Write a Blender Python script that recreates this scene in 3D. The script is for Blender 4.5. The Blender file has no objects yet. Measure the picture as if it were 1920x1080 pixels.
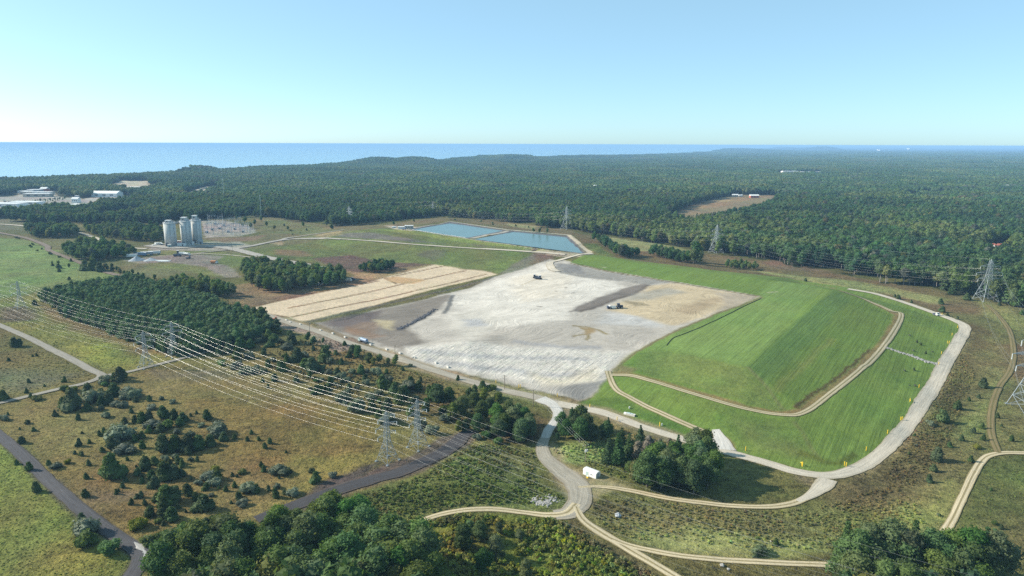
import bpy, bmesh, math, random
import numpy as np
from mathutils import Vector, Matrix, geometry

# ---------------------------------------------------------------- camera, sky, sun, exposure
scene = bpy.context.scene
col = scene.collection
H = 120.0; FPX = 1280.0; PITCH = math.atan((540 - 270) / FPX); ROLL = math.radians(0.2)
cam_d = bpy.data.cameras.new('drone_camera'); cam = bpy.data.objects.new('drone_camera', cam_d)
col.objects.link(cam); scene.camera = cam
cam_d.sensor_width = 36; cam_d.lens = 24; cam_d.clip_start = 1; cam_d.clip_end = 200000
cam.matrix_world = Matrix.Translation((0, 0, H)) @ Matrix.Rotation(math.pi / 2 - PITCH, 4, 'X') @ Matrix.Rotation(ROLL, 4, 'Z')

SUN_EL = math.radians(30); SUN_AHEAD = math.radians(10)
sunv = Vector((-math.cos(SUN_AHEAD) * math.cos(SUN_EL), math.sin(SUN_AHEAD) * math.cos(SUN_EL), math.sin(SUN_EL)))
sun_d = bpy.data.lights.new('sun', 'SUN'); sun = bpy.data.objects.new('sun', sun_d); col.objects.link(sun)
sun_d.energy = 5.0; sun_d.angle = math.radians(0.5); sun_d.color = (1.0, 0.92, 0.79)
sun.rotation_euler = (-sunv).to_track_quat('-Z', 'Y').to_euler()
world = bpy.data.worlds.new('World'); scene.world = world; world.use_nodes = True
wn = world.node_tree.nodes; bg = wn['Background']; sky = wn.new('ShaderNodeTexSky')
sky.sky_type = 'NISHITA'; sky.sun_disc = False; sky.sun_elevation = SUN_EL
sky.sun_rotation = math.radians(270) + SUN_AHEAD
sky.altitude = 120; sky.air_density = 0.6; sky.dust_density = 0.6; sky.ozone_density = 5.0
tn = wn.new('ShaderNodeMix'); tn.data_type = 'RGBA'; tn.blend_type = 'MULTIPLY'; tn.inputs[0].default_value = 1.0
tn.inputs[7].default_value = (0.63, 0.63, 0.55, 1)
veil = wn.new('ShaderNodeMix'); veil.data_type = 'RGBA'; veil.blend_type = 'ADD'; veil.inputs[0].default_value = 1.0
veil.inputs[7].default_value = (1.02, 1.70, 1.88, 1)      # thin bright summer veil over the whole sky
world.node_tree.links.new(sky.outputs[0], tn.inputs[6]); world.node_tree.links.new(tn.outputs[2], veil.inputs[6])
world.node_tree.links.new(veil.outputs[2], bg.inputs[0]); bg.inputs[1].default_value = 0.132
scene.view_settings.view_transform = 'Standard'; scene.view_settings.look = 'None'
scene.view_settings.exposure = 0.75; scene.view_settings.gamma = 1
scene.render.engine = 'CYCLES'
cy = scene.cycles
cy.max_bounces = 4; cy.diffuse_bounces = 2; cy.glossy_bounces = 2; cy.transmission_bounces = 2
cy.transparent_max_bounces = 6; cy.volume_bounces = 0; cy.caustics_reflective = False; cy.caustics_refractive = False
cy.use_denoising = False; cy.sample_clamp_indirect = 4

# ---------------------------------------------------------------- pixel <-> world
cR, sR, cP, sP = math.cos(ROLL), math.sin(ROLL), math.cos(PITCH), math.sin(PITCH)
def ray(u, v):
    x = (np.asarray(u, float) - 960); y = (540 - np.asarray(v, float))
    dx = (x * cR - y * sR) / FPX; dy = (x * sR + y * cR) / FPX
    return dx, cP + dy * sP, -sP + dy * cP
def G(u, v, z=0.0):
    a, b, c = ray(u, v); t = (z - H) / c
    return a * t, b * t
def PX(x, y, z=0.0):
    x = np.asarray(x, float); y = np.asarray(y, float); zz = np.asarray(z, float) - H
    f = y * cP - zz * sP; upc = y * sP + zz * cP
    f = np.maximum(f, 1e-3); X = x / f * FPX; Y = upc / f * FPX
    xx = X * cR + Y * sR; yy = -X * sR + Y * cR
    return 960 + xx, 540 - yy

def sm(a, b, x):
    t = np.clip((x - a) / (b - a), 0, 1); return t * t * (3 - 2 * t)
def _h(ix, iy, s):
    n = (ix.astype(np.int64) * 374761393 + iy.astype(np.int64) * 668265263 + s * 974711) & 0x7fffffff
    n = ((n ^ (n >> 13)) * 1274126177) & 0x7fffffff
    return ((n ^ (n >> 16)) & 0xffff) / 65535.0
def vn(x, y, s=0):
    x = np.asarray(x, float); y = np.asarray(y, float)
    ix = np.floor(x); iy = np.floor(y); fx = x - ix; fy = y - iy
    fx = fx * fx * (3 - 2 * fx); fy = fy * fy * (3 - 2 * fy)
    a = _h(ix, iy, s); b = _h(ix + 1, iy, s); c = _h(ix, iy + 1, s); d = _h(ix + 1, iy + 1, s)
    return (a + (b - a) * fx) * (1 - fy) + (c + (d - c) * fx) * fy
def fbm(x, y, s=0, o=4):
    r = 0; a = 0.5; t = 0
    for i in range(o):
        r = r + a * vn(x * 2 ** i, y * 2 ** i, s + i * 17); t += a; a *= 0.55
    return r / t

# ---------------------------------------------------------------- terrain: surveyed break lines (pixel u, v, height)
TIN_PX = [
 # toe of the green mound
 (1105,765,0),(1200,790,0),(1340,832,0),(1440,858,0),(1540,872,0),(1590,868,0),(1640,838,0),(1690,785,0),(1740,710,0),(1775,655,0),(1793,617,0),(1765,602,0),(1690,575,0.5),(1600,553,1.5),(1520,540,3),
 # bench, outer and inner edge
 (1152,709,4.5),(1230,722,6.5),(1310,746,7),(1400,772,7),(1478,784,7),(1517,777,7),(1567,739,7),(1627,689,7),(1667,648,7),(1698,590,7),(1640,566,8),(1575,544,10),
 (1150,699,4.6),(1235,711,6.7),(1320,737,7.2),(1400,761,7.2),(1470,771,7.2),(1503,766,7.2),(1548,732,7.2),(1610,680,7.2),(1648,640,7.2),(1678,594,7.2),(1630,572,8.5),
 # crest
 (1225,655,10.5),(1300,668,13.5),(1360,680,15),(1402,688,16),(1450,642,16),(1500,596,16),(1535,566,16),(1560,545,15.5),(1520,534,15),
 (1427,553,14.8),(1300,532,14.2),(1180,512,13.4),(1075,489,12.6),(1420,522,14.5),(1250,500,13.8),(1100,479,12),
 # ash field
 (1340,580,13.6),(1250,618,11.5),(1195,653,9),(1150,690,5.5),(1120,712,4),(1100,742,1),
 (1060,494,12),(1040,500,11),(1045,505,9.6),(1090,518,9.8),(1165,527,10.4),(1212,530,12.6),
 (1235,560,12.5),(1165,548,10),(1080,578,10),(1100,575,11),(1160,562,11.6),
 (960,540,8),(900,560,6),(1200,600,11.5),(1100,600,10.8),(1000,585,9.5),
 (1200,640,9.8),(1100,624,10),(960,622,9),(870,642,7),(800,655,4),(740,655,2),
 (1080,748,1),(1000,728,0.8),(900,705,0.5),(800,681,0.4),(700,645,0.2),(650,630,0),
 (640,600,0),(700,585,0.5),(760,566,2),(835,552,4),(815,592,3),(760,612,2),(720,622,1),(848,552,5.2),(838,588,4.6),
 (930,516,3),(990,502,6),(1030,490,8.5),
 # sand pad
 (455,580,0.3),(570,602,0.3),(700,574,0.8),(840,494,1),(700,525,0.6),(560,560,.5),
 # pond bank
 (590,457,1),(640,471,1),(700,488,1),(760,492,1),(935,511,3),(1010,491,6.5),
 (610,449,4.5),(700,454,5.4),(800,462,6),(900,468,6.6),(1000,475,8),(1045,479,8.6),
 (612,446,4.6),(700,450,5.6),(800,458,6.2),(900,464,6.8),(1000,470,8.2),
 (680,432,8.5),(760,431,10.4),(820,439,10.25),(885,447.5,10.25),(980,462,10.25),(1085,477,10.25),(1112,472,10.5),
 (768,428,10.5),(843,415,10.5),(950,430,10.5),(1068,439.5,10.5),
 (800,435.8,10.3),(850,443.4,10.3),(910,451.6,10.3),(935,455.4,10.3),(958,458.9,10.3),(1000,465.2,10.3),(1020,468,10.3),(1040,470.9,10.3),(1060,473.7,10.3),(1073,475.5,10.3),
 (805,421.5,10.5),(880,420.2,10.5),(915,425.1,10.5),(990,433.3,10.5),(1030,436.6,10.5),(1088,455,10.5),(1075,446,10.5),
 (882,447.0,10.5),(918,439.9,10.5),(953.5,433.0,10.5),
 (645,428,3),(740,420,6),(840,408,6),(960,420,6),(1075,434,6),(1130,462,7),(1135,478,9),
 (1200,465,3),(1350,495,3),(1480,520,2.5),(1610,540,1.5),(1720,565,0),
]
POND = {'a': [(773,430.3),(843.5,418.6),(943,432.4),(876,445.6)], 'b': [(890,448),(963,434.6),(1060,444.5),(1093,474.5)]}
TX = []; 
for u, v, z in TIN_PX:
    if v > 485.5 and not (u < 1012 and v < 500): z *= .77      # cap and ash slopes are gentle, about one in five
    x, y = G(u, v, z); TX.append((float(x), float(y), z))
for k in POND:
    c = np.mean([G(u, v, 9.4) for u, v in POND[k]], axis=0)
    for i_ in range(24):
        (u0, v0), (u1, v1) = POND[k][i_ // 6], POND[k][(i_ // 6 + 1) % 4]; f_ = (i_ % 6) / 6; u, v = u0 + (u1 - u0) * f_, v0 + (v1 - v0) * f_
        p = np.array(G(u, v, 9.4)); TX.append((p[0], p[1], 9.4))
        q = c + (p - c) * 0.82; TX.append((q[0], q[1], 6.5))
def hull(pts):
    pts = sorted(set(pts))
    def half(ps):
        h = []
        for p in ps:
            while len(h) > 1 and (h[-1][0]-h[-2][0])*(p[1]-h[-2][1])-(h[-1][1]-h[-2][1])*(p[0]-h[-2][0]) <= 0: h.pop()
            h.append(p)
        return h[:-1]
    return half(pts) + half(pts[::-1])
HL = hull([(a, b) for a, b, c in TX]); cx = np.mean([p[0] for p in HL]); cyy = np.mean([p[1] for p in HL])
for i in range(len(HL)):
    (ax, ay), (bx, by) = HL[i], HL[(i + 1) % len(HL)]
    for t in (0, 0.5):
        x = ax + (bx - ax) * t; y = ay + (by - ay) * t; d = math.hypot(x - cx, y - cyy); k = 1 + (12 if y < 420 else 60) / d
        TX.append((cx + (x - cx) * k, cyy + (y - cyy) * k, 0.0))
_r = geometry.delaunay_2d_cdt([Vector((a, b)) for a, b, c in TX], [], [], 0, 1e-4)
TV = [(p.x, p.y, TX[o[0]][2]) for p, o in zip(_r[0], _r[3])]; TF = [tuple(f) for f in _r[2]]
def tin(x, y):
    z = np.zeros_like(x); inside = np.zeros(x.shape, bool)
    for f in TF:
        (x0, y0, z0), (x1, y1, z1), (x2, y2, z2) = (TV[i] for i in f)
        m = (x >= min(x0, x1, x2)) & (x <= max(x0, x1, x2)) & (y >= min(y0, y1, y2)) & (y <= max(y0, y1, y2))
        idx = np.nonzero(m)[0]
        if not len(idx): continue
        xx = x[idx]; yy = y[idx]; D = (y1 - y2) * (x0 - x2) + (x2 - x1) * (y0 - y2)
        if abs(D) < 1e-9: continue
        a = ((y1 - y2) * (xx - x2) + (x2 - x1) * (yy - y2)) / D; b = ((y2 - y0) * (xx - x2) + (x0 - x2) * (yy - y2)) / D; c = 1 - a - b
        k = (a >= -1e-6) & (b >= -1e-6) & (c >= -1e-6)
        z[idx[k]] = (a * z0 + b * z1 + c * z2)[k]; inside[idx[k]] = True
    return z, inside
# shore distance by azimuth, and hills (u, v of the summit, height, sigma across, sigma along)
SH = [(-400,300),(-100,329),(0,329),(100,326),(200,322.5),(290,319),(420,314),(500,309),(600,305),(700,299),(800,299.5),(900,295),(1000,293.5),(1100,292),(1200,289),(1300,285.5),(1370,282),(1430,278)]
_sa = []; _sd = []
for u, v in SH:
    x, y = G(u, v, 20.0); _sa.append(math.atan2(x, y)); _sd.append(math.hypot(x, y))
_sa += [float(np.arctan2(*G(1445, 300))), float(np.arctan2(*G(1470, 300))), 1.5]; _sd += [16000, 90000, 90000]
def shore(x, y): return np.interp(np.arctan2(x, y), _sa, _sd)
HILLS = []
for u, v, h, sa, sl in [(365,318,15,62,120),(330,316,9,40,90),(700,304,12,120,300),(785,303,15,110,220),(740,304,10,160,300),(930,297,15,190,400),(985,297,11,140,400),(865,299,7,90,300),(1120,294,10,400,500),(1380,283,28,700,900)]:
    x, y = G(u, v, 15.0); HILLS.append((float(x), float(y), h * 1.5, sa, sl))
_x, _y = G(1545, 281); HILLS += [(float(_x), float(_y), 96, 420, 1400)]
_x, _y = G(1460, 279); HILLS += [(float(_x), float(_y), 60, 700, 1400)]
_x, _y = G(1500, 280); HILLS += [(float(_x), float(_y), 45, 500, 1400)]
BUMP = []
for u, v, h, s in [(1085,838,1.6,9),(840,905,1.6,16),(900,870,1.2,14),(1180,985,-1.5,14),(1010,1050,-1.5,16),(1660,880,-1.2,20),(1900,1000,1.5,25),(560,800,1.0,30),(120,950,1.2,25),(990,935,-1,7)]:
    x, y = G(u, v); BUMP.append((float(x), float(y), h, s))
def T(x, y):
    x = np.atleast_1d(np.asarray(x, float)).ravel(); y = np.atleast_1d(np.asarray(y, float)).ravel()
    z, ins = tin(x, y); d = np.hypot(x, y)
    w = np.where(ins, 0.12, 1.0)
    z = z + w * (1.3 * (fbm(x / 55, y / 55, 3) - 0.5) + 0.35 * (fbm(x / 9, y / 9, 7, 3) - 0.5)) * (1 - sm(800, 1500, d))
    z = z + 9 * (fbm(x / 420, y / 420, 11) - 0.45) * sm(1300, 2600, d) * (1 + sm(3000, 9000, d))
    for hx, hy, h, sa, sl in HILLS:
        l = math.hypot(hx, hy); ex, ey = hx / l, hy / l
        al = (x - hx) * ex + (y - hy) * ey; ac = (x - hx) * ey - (y - hy) * ex
        z = z + h * np.exp(-(np.abs(ac / sa) ** 2.6) - (al / sl) ** 2)
    for hx, hy, h, s in BUMP:
        z = z + h * np.exp(-((x - hx) ** 2 + (y - hy) ** 2) / s ** 2)
    e = d - shore(x, y)
    return z - 34 * sm(-10, 90, e)
_gx0, _gy0, _gs = -700.0, 120.0, 2.5; _gnx, _gny = 640, 520
_ggx, _ggy = np.meshgrid(_gx0 + np.arange(_gnx) * _gs, _gy0 + np.arange(_gny) * _gs, indexing='ij')
_TG = T(_ggx.ravel(), _ggy.ravel()).reshape(_gnx, _gny)
_T_exact = T
def T(x, y):
    """terrain height, bilinear from the survey grid near the camera, exact beyond it"""
    x = np.atleast_1d(np.asarray(x, float)).ravel(); y = np.atleast_1d(np.asarray(y, float)).ravel()
    fx = (x - _gx0) / _gs; fy = (y - _gy0) / _gs; m = (fx >= 0) & (fy >= 0) & (fx < _gnx - 1.01) & (fy < _gny - 1.01)
    z = np.zeros(len(x)); i = fx[m].astype(int); j = fy[m].astype(int); a = fx[m] - i; b = fy[m] - j
    z[m] = (_TG[i, j] * (1 - a) + _TG[i + 1, j] * a) * (1 - b) + (_TG[i, j + 1] * (1 - a) + _TG[i + 1, j + 1] * a) * b
    if (~m).any(): z[~m] = _T_exact(x[~m], y[~m])
    return z
def GP(u, v):
    """world point of the ground seen at a pixel"""
    u = np.atleast_1d(np.asarray(u, float)); v = np.atleast_1d(np.asarray(v, float))
    a, b, c = ray(u, v); t0 = (17.5 - H) / c; t1 = (-4 - H) / c; n = 90
    lo = t0.copy(); hi = t1.copy(); done = np.zeros(len(u), bool)
    for i in range(1, n + 1):
        t = t0 + (t1 - t0) * i / n
        below = (H + c * t < T(a * t, b * t)) & ~done
        hi[below] = t[below]; lo[below] = (t0 + (t1 - t0) * (i - 1) / n)[below]; done |= below
    for _ in range(12):
        m = (lo + hi) / 2; bl = H + c * m < T(a * m, b * m)
        hi = np.where(bl, m, hi); lo = np.where(bl, lo, m)
    x, y = a * hi, b * hi
    return np.stack([x, y, T(x, y)], 1)
def gp(u, v): return Vector(GP([u], [v])[0])
def poly(px): 
    p = GP([q[0] for q in px], [q[1] for q in px]); return p[:, :2]
def sdist(P, x, y):
    """signed distance to polygon, negative inside"""
    d = np.full(x.shape, 1e18); ins = np.zeros(x.shape, bool); n = len(P)
    for i in range(n):
        ax, ay = P[i]; bx, by = P[(i + 1) % n]; ex, ey = bx - ax, by - ay
        t = np.clip(((x - ax) * ex + (y - ay) * ey) / (ex * ex + ey * ey + 1e-12), 0, 1)
        d = np.minimum(d, (x - ax - t * ex) ** 2 + (y - ay - t * ey) ** 2)
        if ay != by:
            c = ((ay > y) != (by > y)) & (x < ex * (y - ay) / ey + ax); ins ^= c
    d = np.sqrt(d); return np.where(ins, -d, d)
KLIT = 1.62
def C(r, g, b, k=KLIT):
    f = lambda c: ((c / 255 + 0.055) / 1.055) ** 2.4 if c > 10 else c / 255 / 12.92
    return np.array([f(r), f(g), f(b)]) / k
# ---------------------------------------------------------------- tags, materials
def tag(o, label=None, cat=None, group=None, kind=None):
    if label: o['label'] = label
    if cat: o['category'] = cat
    if group: o['group'] = group
    if kind: o['kind'] = kind
    return o
class N:
    """small node tree writer"""
    def __init__(s, name):
        s.m = bpy.data.materials.new(name); s.m.use_nodes = True; s.t = s.m.node_tree; s.t.nodes.clear()
        s.out = s.t.nodes.new('ShaderNodeOutputMaterial')
    def n(s, typ, ins=None, **kw):
        x = s.t.nodes.new(typ)
        for k, v in kw.items(): setattr(x, k, v)
        for k, v in (ins or {}).items():
            if isinstance(v, bpy.types.NodeSocket): s.t.links.new(v, x.inputs[k])
            else: x.inputs[k].default_value = v
        return x
    def math(s, op, a, b=0.0, c=0.0): return s.n('ShaderNodeMath', {0: a, 1: b, 2: c}, operation=op).outputs[0]
    def mix(s, f, a, b, typ='MIX'):
        x = s.n('ShaderNodeMix', data_type='RGBA', blend_type=typ)
        for i, v in ((0, f), (6, a), (7, b)):
            if isinstance(v, bpy.types.NodeSocket): s.t.links.new(v, x.inputs[i])
            else: x.inputs[i].default_value = v if i == 0 else tuple(v)[:3] + (1,)
        return x.outputs[2]
    def noise(s, vec, scale, detail=3, rough=0.6, dist=0.0):
        return s.n('ShaderNodeTexNoise', {'Vector': vec, 'Scale': scale, 'Detail': detail, 'Roughness': rough, 'Distortion': dist}).outputs[0]
    def ramp(s, v, a, b): return s.n('ShaderNodeMapRange', {0: v, 1: a, 2: b, 3: 0.0, 4: 1.0}).outputs[0]
    def bsdf(s, color, rough=0.9, spec=0.2, metal=0.0, normal=None, **kw):
        d = {'Base Color': color if isinstance(color, bpy.types.NodeSocket) else tuple(color)[:3] + (1,), 'Roughness': rough, 'Specular IOR Level': spec, 'Metallic': metal}
        d.update(kw)
        if normal is not None: d['Normal'] = normal
        b = s.n('ShaderNodeBsdfPrincipled', d); s.t.links.new(b.outputs[0], s.out.inputs[0]); return b
def simple(name, c, rough=0.7, spec=0.3, metal=0.0, var=0.12, scale=1.5):
    """weathered paint / metal / concrete: colour broken by two noises"""
    w = N(name); p = w.n('ShaderNodeTexCoord').outputs['Object']
    a = w.noise(p, scale, 4); b = w.noise(p, scale * 9, 3)
    f = w.math('ADD', w.math('MULTIPLY', w.math('SUBTRACT', a, 0.5), 2.2 * var), w.math('MULTIPLY', w.math('SUBTRACT', b, 0.5), 1.4 * var))
    hsv = w.n('ShaderNodeHueSaturation', {'Color': tuple(c)[:3] + (1,), 'Value': w.math('ADD', f, 1.0)})
    w.bsdf(hsv.outputs[0], rough, spec, metal); return w.m

# ---------------------------------------------------------------- the ground sheet
def ring_radii():
    th = [math.radians(62)]
    while th[-1] > 0.0019:
        t = th[-1]
        th.append(t - (0.0034 if t > 0.75 else 0.00115 if t > 0.160 else 0.00032 if t > 0.100 else 0.00115 if t > 0.05 else 0.0009 if t > 0.02 else 0.0006))
    return np.array([H / math.tan(t) for t in th if t > 0.0019])
RR = ring_radii(); NA = 1500
AZ = np.linspace(-math.radians(54), math.radians(54), NA)
AZ = np.sign(AZ) * (np.abs(AZ))  # even fan
gr, ga = np.meshgrid(RR, AZ, indexing='ij')
gx = (gr * np.sin(ga)).ravel(); gy = (gr * np.cos(ga)).ravel(); gz = T(gx, gy)
gd = np.hypot(gx, gy); gu, gv = PX(gx, gy, 0.0)

# forest edge seen from above (ground line), and the clearings in it
FE = [(-900,400),(-60,404),(40,412),(100,419),(170,419),(300,421),(330,413),(420,405),(470,405),(520,408),(600,419),(655,421),(720,419),(770,411),(815,405),(900,409),(960,418),(1060,429),(1130,440),(1200,449),(1270,463),(1340,471),(1400,478),(1480,491),(1560,507),(1640,522),(1740,534),(1800,548),(1850,560),(1900,573),(1990,598),(2200,650),(2800,800)]
_fu = [a for a, b in FE]; _fv = [b for a, b in FE]
def in_forest(x, y):
    u, v = PX(x, y, 0.0)
    wob = (fbm(np.asarray(x) / 22, np.asarray(y) / 22, 31, 3) - 0.5) * 0.16
    vb = np.interp(u, _fu, _fv); vb = 270 + (vb - 270) * (1 + wob)
    return (v < vb) & (u > -1500) & (u < 3400) & (np.asarray(y) > 0)
CLEAR_PX = [[(1258,402),(1300,384),(1345,371),(1390,364),(1455,364.5),(1452,380),(1410,398),(1360,409),(1300,418),(1262,412)],
            [(-80,399),(-80,372),(30,366),(40,359),(95,356),(110,368),(150,369),(150,385),(70,394),(20,401)], [(60,392),(150,374),(165,369),(235,364.5),(242,377),(150,388),(80,396)],
            [(125,391),(175,378),(182,388),(140,397)], [(202,350),(230,338),(278,338.5),(278,348),(222,356)],
            [(232,356),(235,350),(305,345),(305,351),(240,360)], [(180,404),(188,399),(258,394),(264,404),(190,410)],
            [(352,366),(355,361),(378,351),(402,347),(408,354),(386,362),(362,371)],
            [(1460,322.5),(1540,322.5),(1540,329),(1460,329)],[(1850,462),(1885,452),(1895,466),(1858,478)],[(1700,363),(1760,361),(1770,366),(1700,370)]]
CLEAR = [np.array([G(u, v, 2.0) for u, v in p]) for p in CLEAR_PX]
def in_clear(x, y, pad=0.0):
    m = np.zeros(np.shape(x), bool)
    for P in CLEAR:
        k = np.nonzero((x > P[:, 0].min() - 20) & (x < P[:, 0].max() + 20) & (y > P[:, 1].min() - 60) & (y < P[:, 1].max() + 60))[0]
        if len(k): m[k] |= sdist(P, x[k], y[k]) < pad
    return m

gcol = np.tile(C(112, 110, 66), (len(gx), 1)); gmask = np.zeros((len(gx), 4)); gmask[:, 2] = 0.6
wx = (fbm(gx / 24, gy / 24, 41, 3) - 0.5); wy = (fbm(gx / 24, gy / 24, 57, 3) - 0.5)
wfx = (fbm(gx / 5, gy / 5, 71, 3) - 0.5); wfy = (fbm(gx / 5, gy / 5, 87, 3) - 0.5)
def paint(px, rgb, soft=4.0, warp=10.0, fine=3.0, amt=1.0, mow=None, ash=None, rough=None, trk=None, world=None):
    P = world if world is not None else poly(px); pad = soft + warp + fine + 2
    k = np.nonzero((gx > P[:, 0].min() - pad) & (gx < P[:, 0].max() + pad) & (gy > P[:, 1].min() - pad) & (gy < P[:, 1].max() + pad))[0]
    if not len(k): return
    s = sdist(P, gx[k] + warp * wx[k] + fine * wfx[k], gy[k] + warp * wy[k] + fine * wfy[k])
    a = amt * (1 - sm(-soft, soft, s)); j = a > 0.003; k = k[j]; a = a[j][:, None]
    if rgb is not None: gcol[k] = gcol[k] * (1 - a) + C(*rgb) * a
    for i, v in ((0, mow), (1, ash), (2, rough), (3, trk)):
        if v is not None: gmask[k, i] = gmask[k, i] * (1 - a[:, 0]) + v * a[:, 0]
def band(px, w, rgb, soft=1.5, warp=2.0, fine=2.0, amt=1.0, **kw):
    """a painted strip of ground (soil, ditch, verge) along a pixel line, w metres wide"""
    P = poly(px); L = []; R = []
    for i in range(len(P)):
        a = P[max(i - 1, 0)]; b = P[min(i + 1, len(P) - 1)]; d = b - a; d = d / (np.hypot(*d) + 1e-9); n = np.array([-d[1], d[0]])
        L.append(P[i] + n * w / 2); R.append(P[i] - n * w / 2)
    paint(None, rgb, soft, warp, fine, amt, world=np.array(L + R[::-1]), **kw)

# broad patchiness of the open ground
f1 = fbm(gx / 45, gy / 45, 5); f2 = fbm(gx / 16, gy / 16, 9)
# --- left: meadows and the power-line corridor
paint([(-300,440),(0,445),(60,452),(130,478),(215,512),(215,525),(100,540),(60,548),(0,575),(-400,620)], (121,141,82), 6)
paint([(0,470),(60,470),(120,490),(160,510),(60,520),(0,500)], (134,154,92), 8, 20, amt=.7)
paint([(-300,620),(0,560),(95,545),(130,585),(300,628),(420,640),(430,652),(330,682),(245,700),(192,697),(120,660),(0,606)], (134,134,74), 5)
paint([(70,565),(120,580),(220,625),(300,645),(330,668),(260,665),(160,625),(80,590)], (136,114,78), 5, 14)
paint([(0,575),(60,575),(75,600),(0,605)], (118,104,82), 5)
paint([(120,640),(190,650),(240,690),(190,690)], (152,150,76), 6, 20, amt=.8)
paint([(-300,610),(0,618),(120,672),(185,708),(120,722),(0,748),(-300,770)], (118,112,68), 5)
paint([(0,690),(60,690),(130,705),(60,728),(0,738)], (116,118,92), 8, 20, amt=.8)
paint([(-300,770),(0,757),(130,725),(240,705),(400,668),(480,640),(640,635),(760,692),(880,738),(1010,778),(1000,800),(905,815),(830,860),(700,872),(560,945),(330,1035),(262,1030),(150,945),(0,806)], (133,121,76), 5)
for pp, cc, am in [([(60,770),(180,750),(300,800),(260,850),(120,830)], (128,124,78), .6), ([(330,740),(600,760),(740,830),(560,900),(400,850)], (142,118,70), .7), ([(560,700),(740,720),(860,790),(700,800)], (124,106,70), .6), ([(90,860),(230,880),(330,960),(250,1000)], (138,116,70), .7), ([(560,860),(700,850),(700,875),(600,920),(480,960)], (140,138,74), .8), ([(20,735),(120,722),(230,705),(190,730),(60,765)], (126,124,70), .8),([(420,700),(560,690),(640,720),(520,740)],(128,122,80),.6),([(300,700),(420,690),(430,710),(330,720)],(112,104,92),.7),([(180,920),(260,935),(220,950)],(140,128,112),.6)]:
    paint(pp, cc, 9, 26, 5, am)
paint([(480,640),(640,632),(760,690),(900,735),(1010,775),(900,800),(760,760),(600,720),(500,690)], (126,114,74), 6, 14, amt=.8)
paint([(-300,800),(0,826),(60,885),(120,940),(200,1000),(255,1045),(225,1110),(-300,1110)], (134,142,72), 4)
paint([(0,900),(60,920),(150,1010),(100,1060),(0,1060)], (122,128,70), 9, 24, amt=.7)
paint([(110,1010),(190,1000),(240,1040),(200,1090),(60,1090)], (134,128,68), 6, 16, amt=.7)
# --- bank and brush below the black track
paint([(560,960),(700,915),(800,885),(880,830),(930,830),(1000,842),(1010,900),(1068,935),(1050,950),(960,950),(860,957),(790,975),(740,1000),(560,1060)], (122,126,74), 4, rough=.9)
paint([(700,930),(860,890),(990,900),(1000,935),(880,940),(760,965)], (98,105,56), 6, 16, rough=1.0, amt=.8)
paint([(930,845),(1005,850),(1010,905),(950,900)], (124,124,78), 5, 12, rough=.8, amt=.8)
band([(765,985),(800,965),(850,953),(920,947),(980,953),(1030,955),(1062,940)], 3.5, (126,128,78), 1.2)
band([(575,955),(650,925),(760,893),(850,860),(900,830)], 2.6, (134,124,78), 1.0)
paint([(700,1010),(860,965),(960,963),(1060,970),(1100,1000),(1280,1110),(1000,1200),(600,1200)], (118,126,58), 3, rough=1.0)
paint([(820,985),(960,975),(1000,990),(900,1030),(800,1060)], (132,122,60), 5, 12, rough=1.0, amt=.7)
paint([(1080,960),(1110,990),(1180,1030),(1300,1100),(1220,1100),(1060,985)], (112,104,70), 3, rough=.8)
paint([(1098,930),(1200,930),(1330,950),(1480,956),(1600,930),(1680,900),(1740,980),(1640,1000),(1560,1030),(1300,1032),(1180,1010),(1110,975)], (128,126,80), 4, rough=.9)
paint([(1090,935),(1180,940),(1200,965),(1120,965)], (100,90,62), 4, 8, rough=1.0, amt=.8)
paint([(1200,985),(1330,990),(1540,1018),(1560,1040),(1300,1036),(1190,1008)], (150,160,98), 4, 10, rough=.4)
paint([(1270,1060),(1560,1068),(1560,1130),(1320,1130)], (104,102,62), 3, rough=.9)
# knoll by the shed
paint([(1025,845),(1060,832),(1130,828),(1150,850),(1140,868),(1090,868),(1040,862)], (150,158,100), 2.5, 5, rough=.4)
paint([(1030,862),(1090,872),(1160,885),(1180,905),(1130,905),(1080,890)], (142,126,88), 2.5, 6)
paint([(1170,905),(1100,880),(1160,850),(1130,790),(1220,812),(1330,845),(1470,882),(1530,900),(1525,925),(1440,942),(1330,938)], (118,121,70), 3, rough=.7)
paint([(1130,785),(1200,808),(1290,836),(1250,845),(1150,815)], (140,126,84), 3, 8)
paint([(1480,885),(1530,897),(1528,915),(1490,900)], (140,132,104), 3, 6, amt=.7)
paint([(1000,775),(1030,790),(1012,830),(930,835),(900,820)], (110,98,66), 3, rough=.9)
paint([(990,925),(1030,928),(1042,945),(1010,955)], (120,124,70), 2, 4)
# --- right: weedy ground outside the perimeter road
paint([(1560,538),(1700,572),(1800,612),(1815,625),(1780,690),(1745,745),(1700,810),(1650,860),(1600,890),(1560,905),(1540,935),(1700,1000),(1760,1010),(1990,1010),(2300,900),(2300,620),(1920,575),(1800,550)], (128,122,80), 4, rough=.8)
paint([(1700,800),(1740,760),(1790,700),(1800,760),(1770,850),(1700,920),(1600,950),(1560,930),(1640,880)], (112,106,70), 5, 14, rough=1.0)
paint([(1800,560),(1850,565),(1920,590),(1990,620),(1990,650),(1860,600)], (148,146,92), 4, 10, amt=.8)
paint([(1790,600),(1840,610),(1860,650),(1820,680)], (112,98,68), 5, 14, amt=.8)
paint([(1850,690),(1880,690),(1850,800),(1830,820),(1790,810)], (140,146,92), 6, 18, amt=.8)
paint([(1690,950),(1790,900),(1800,930),(1760,1000),(1660,1010)], (146,152,90), 5, 14, amt=.85, rough=.4)
paint([(1880,650),(1990,650),(1990,730),(1900,720)], (126,106,80), 6, 16, amt=.8)
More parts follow.
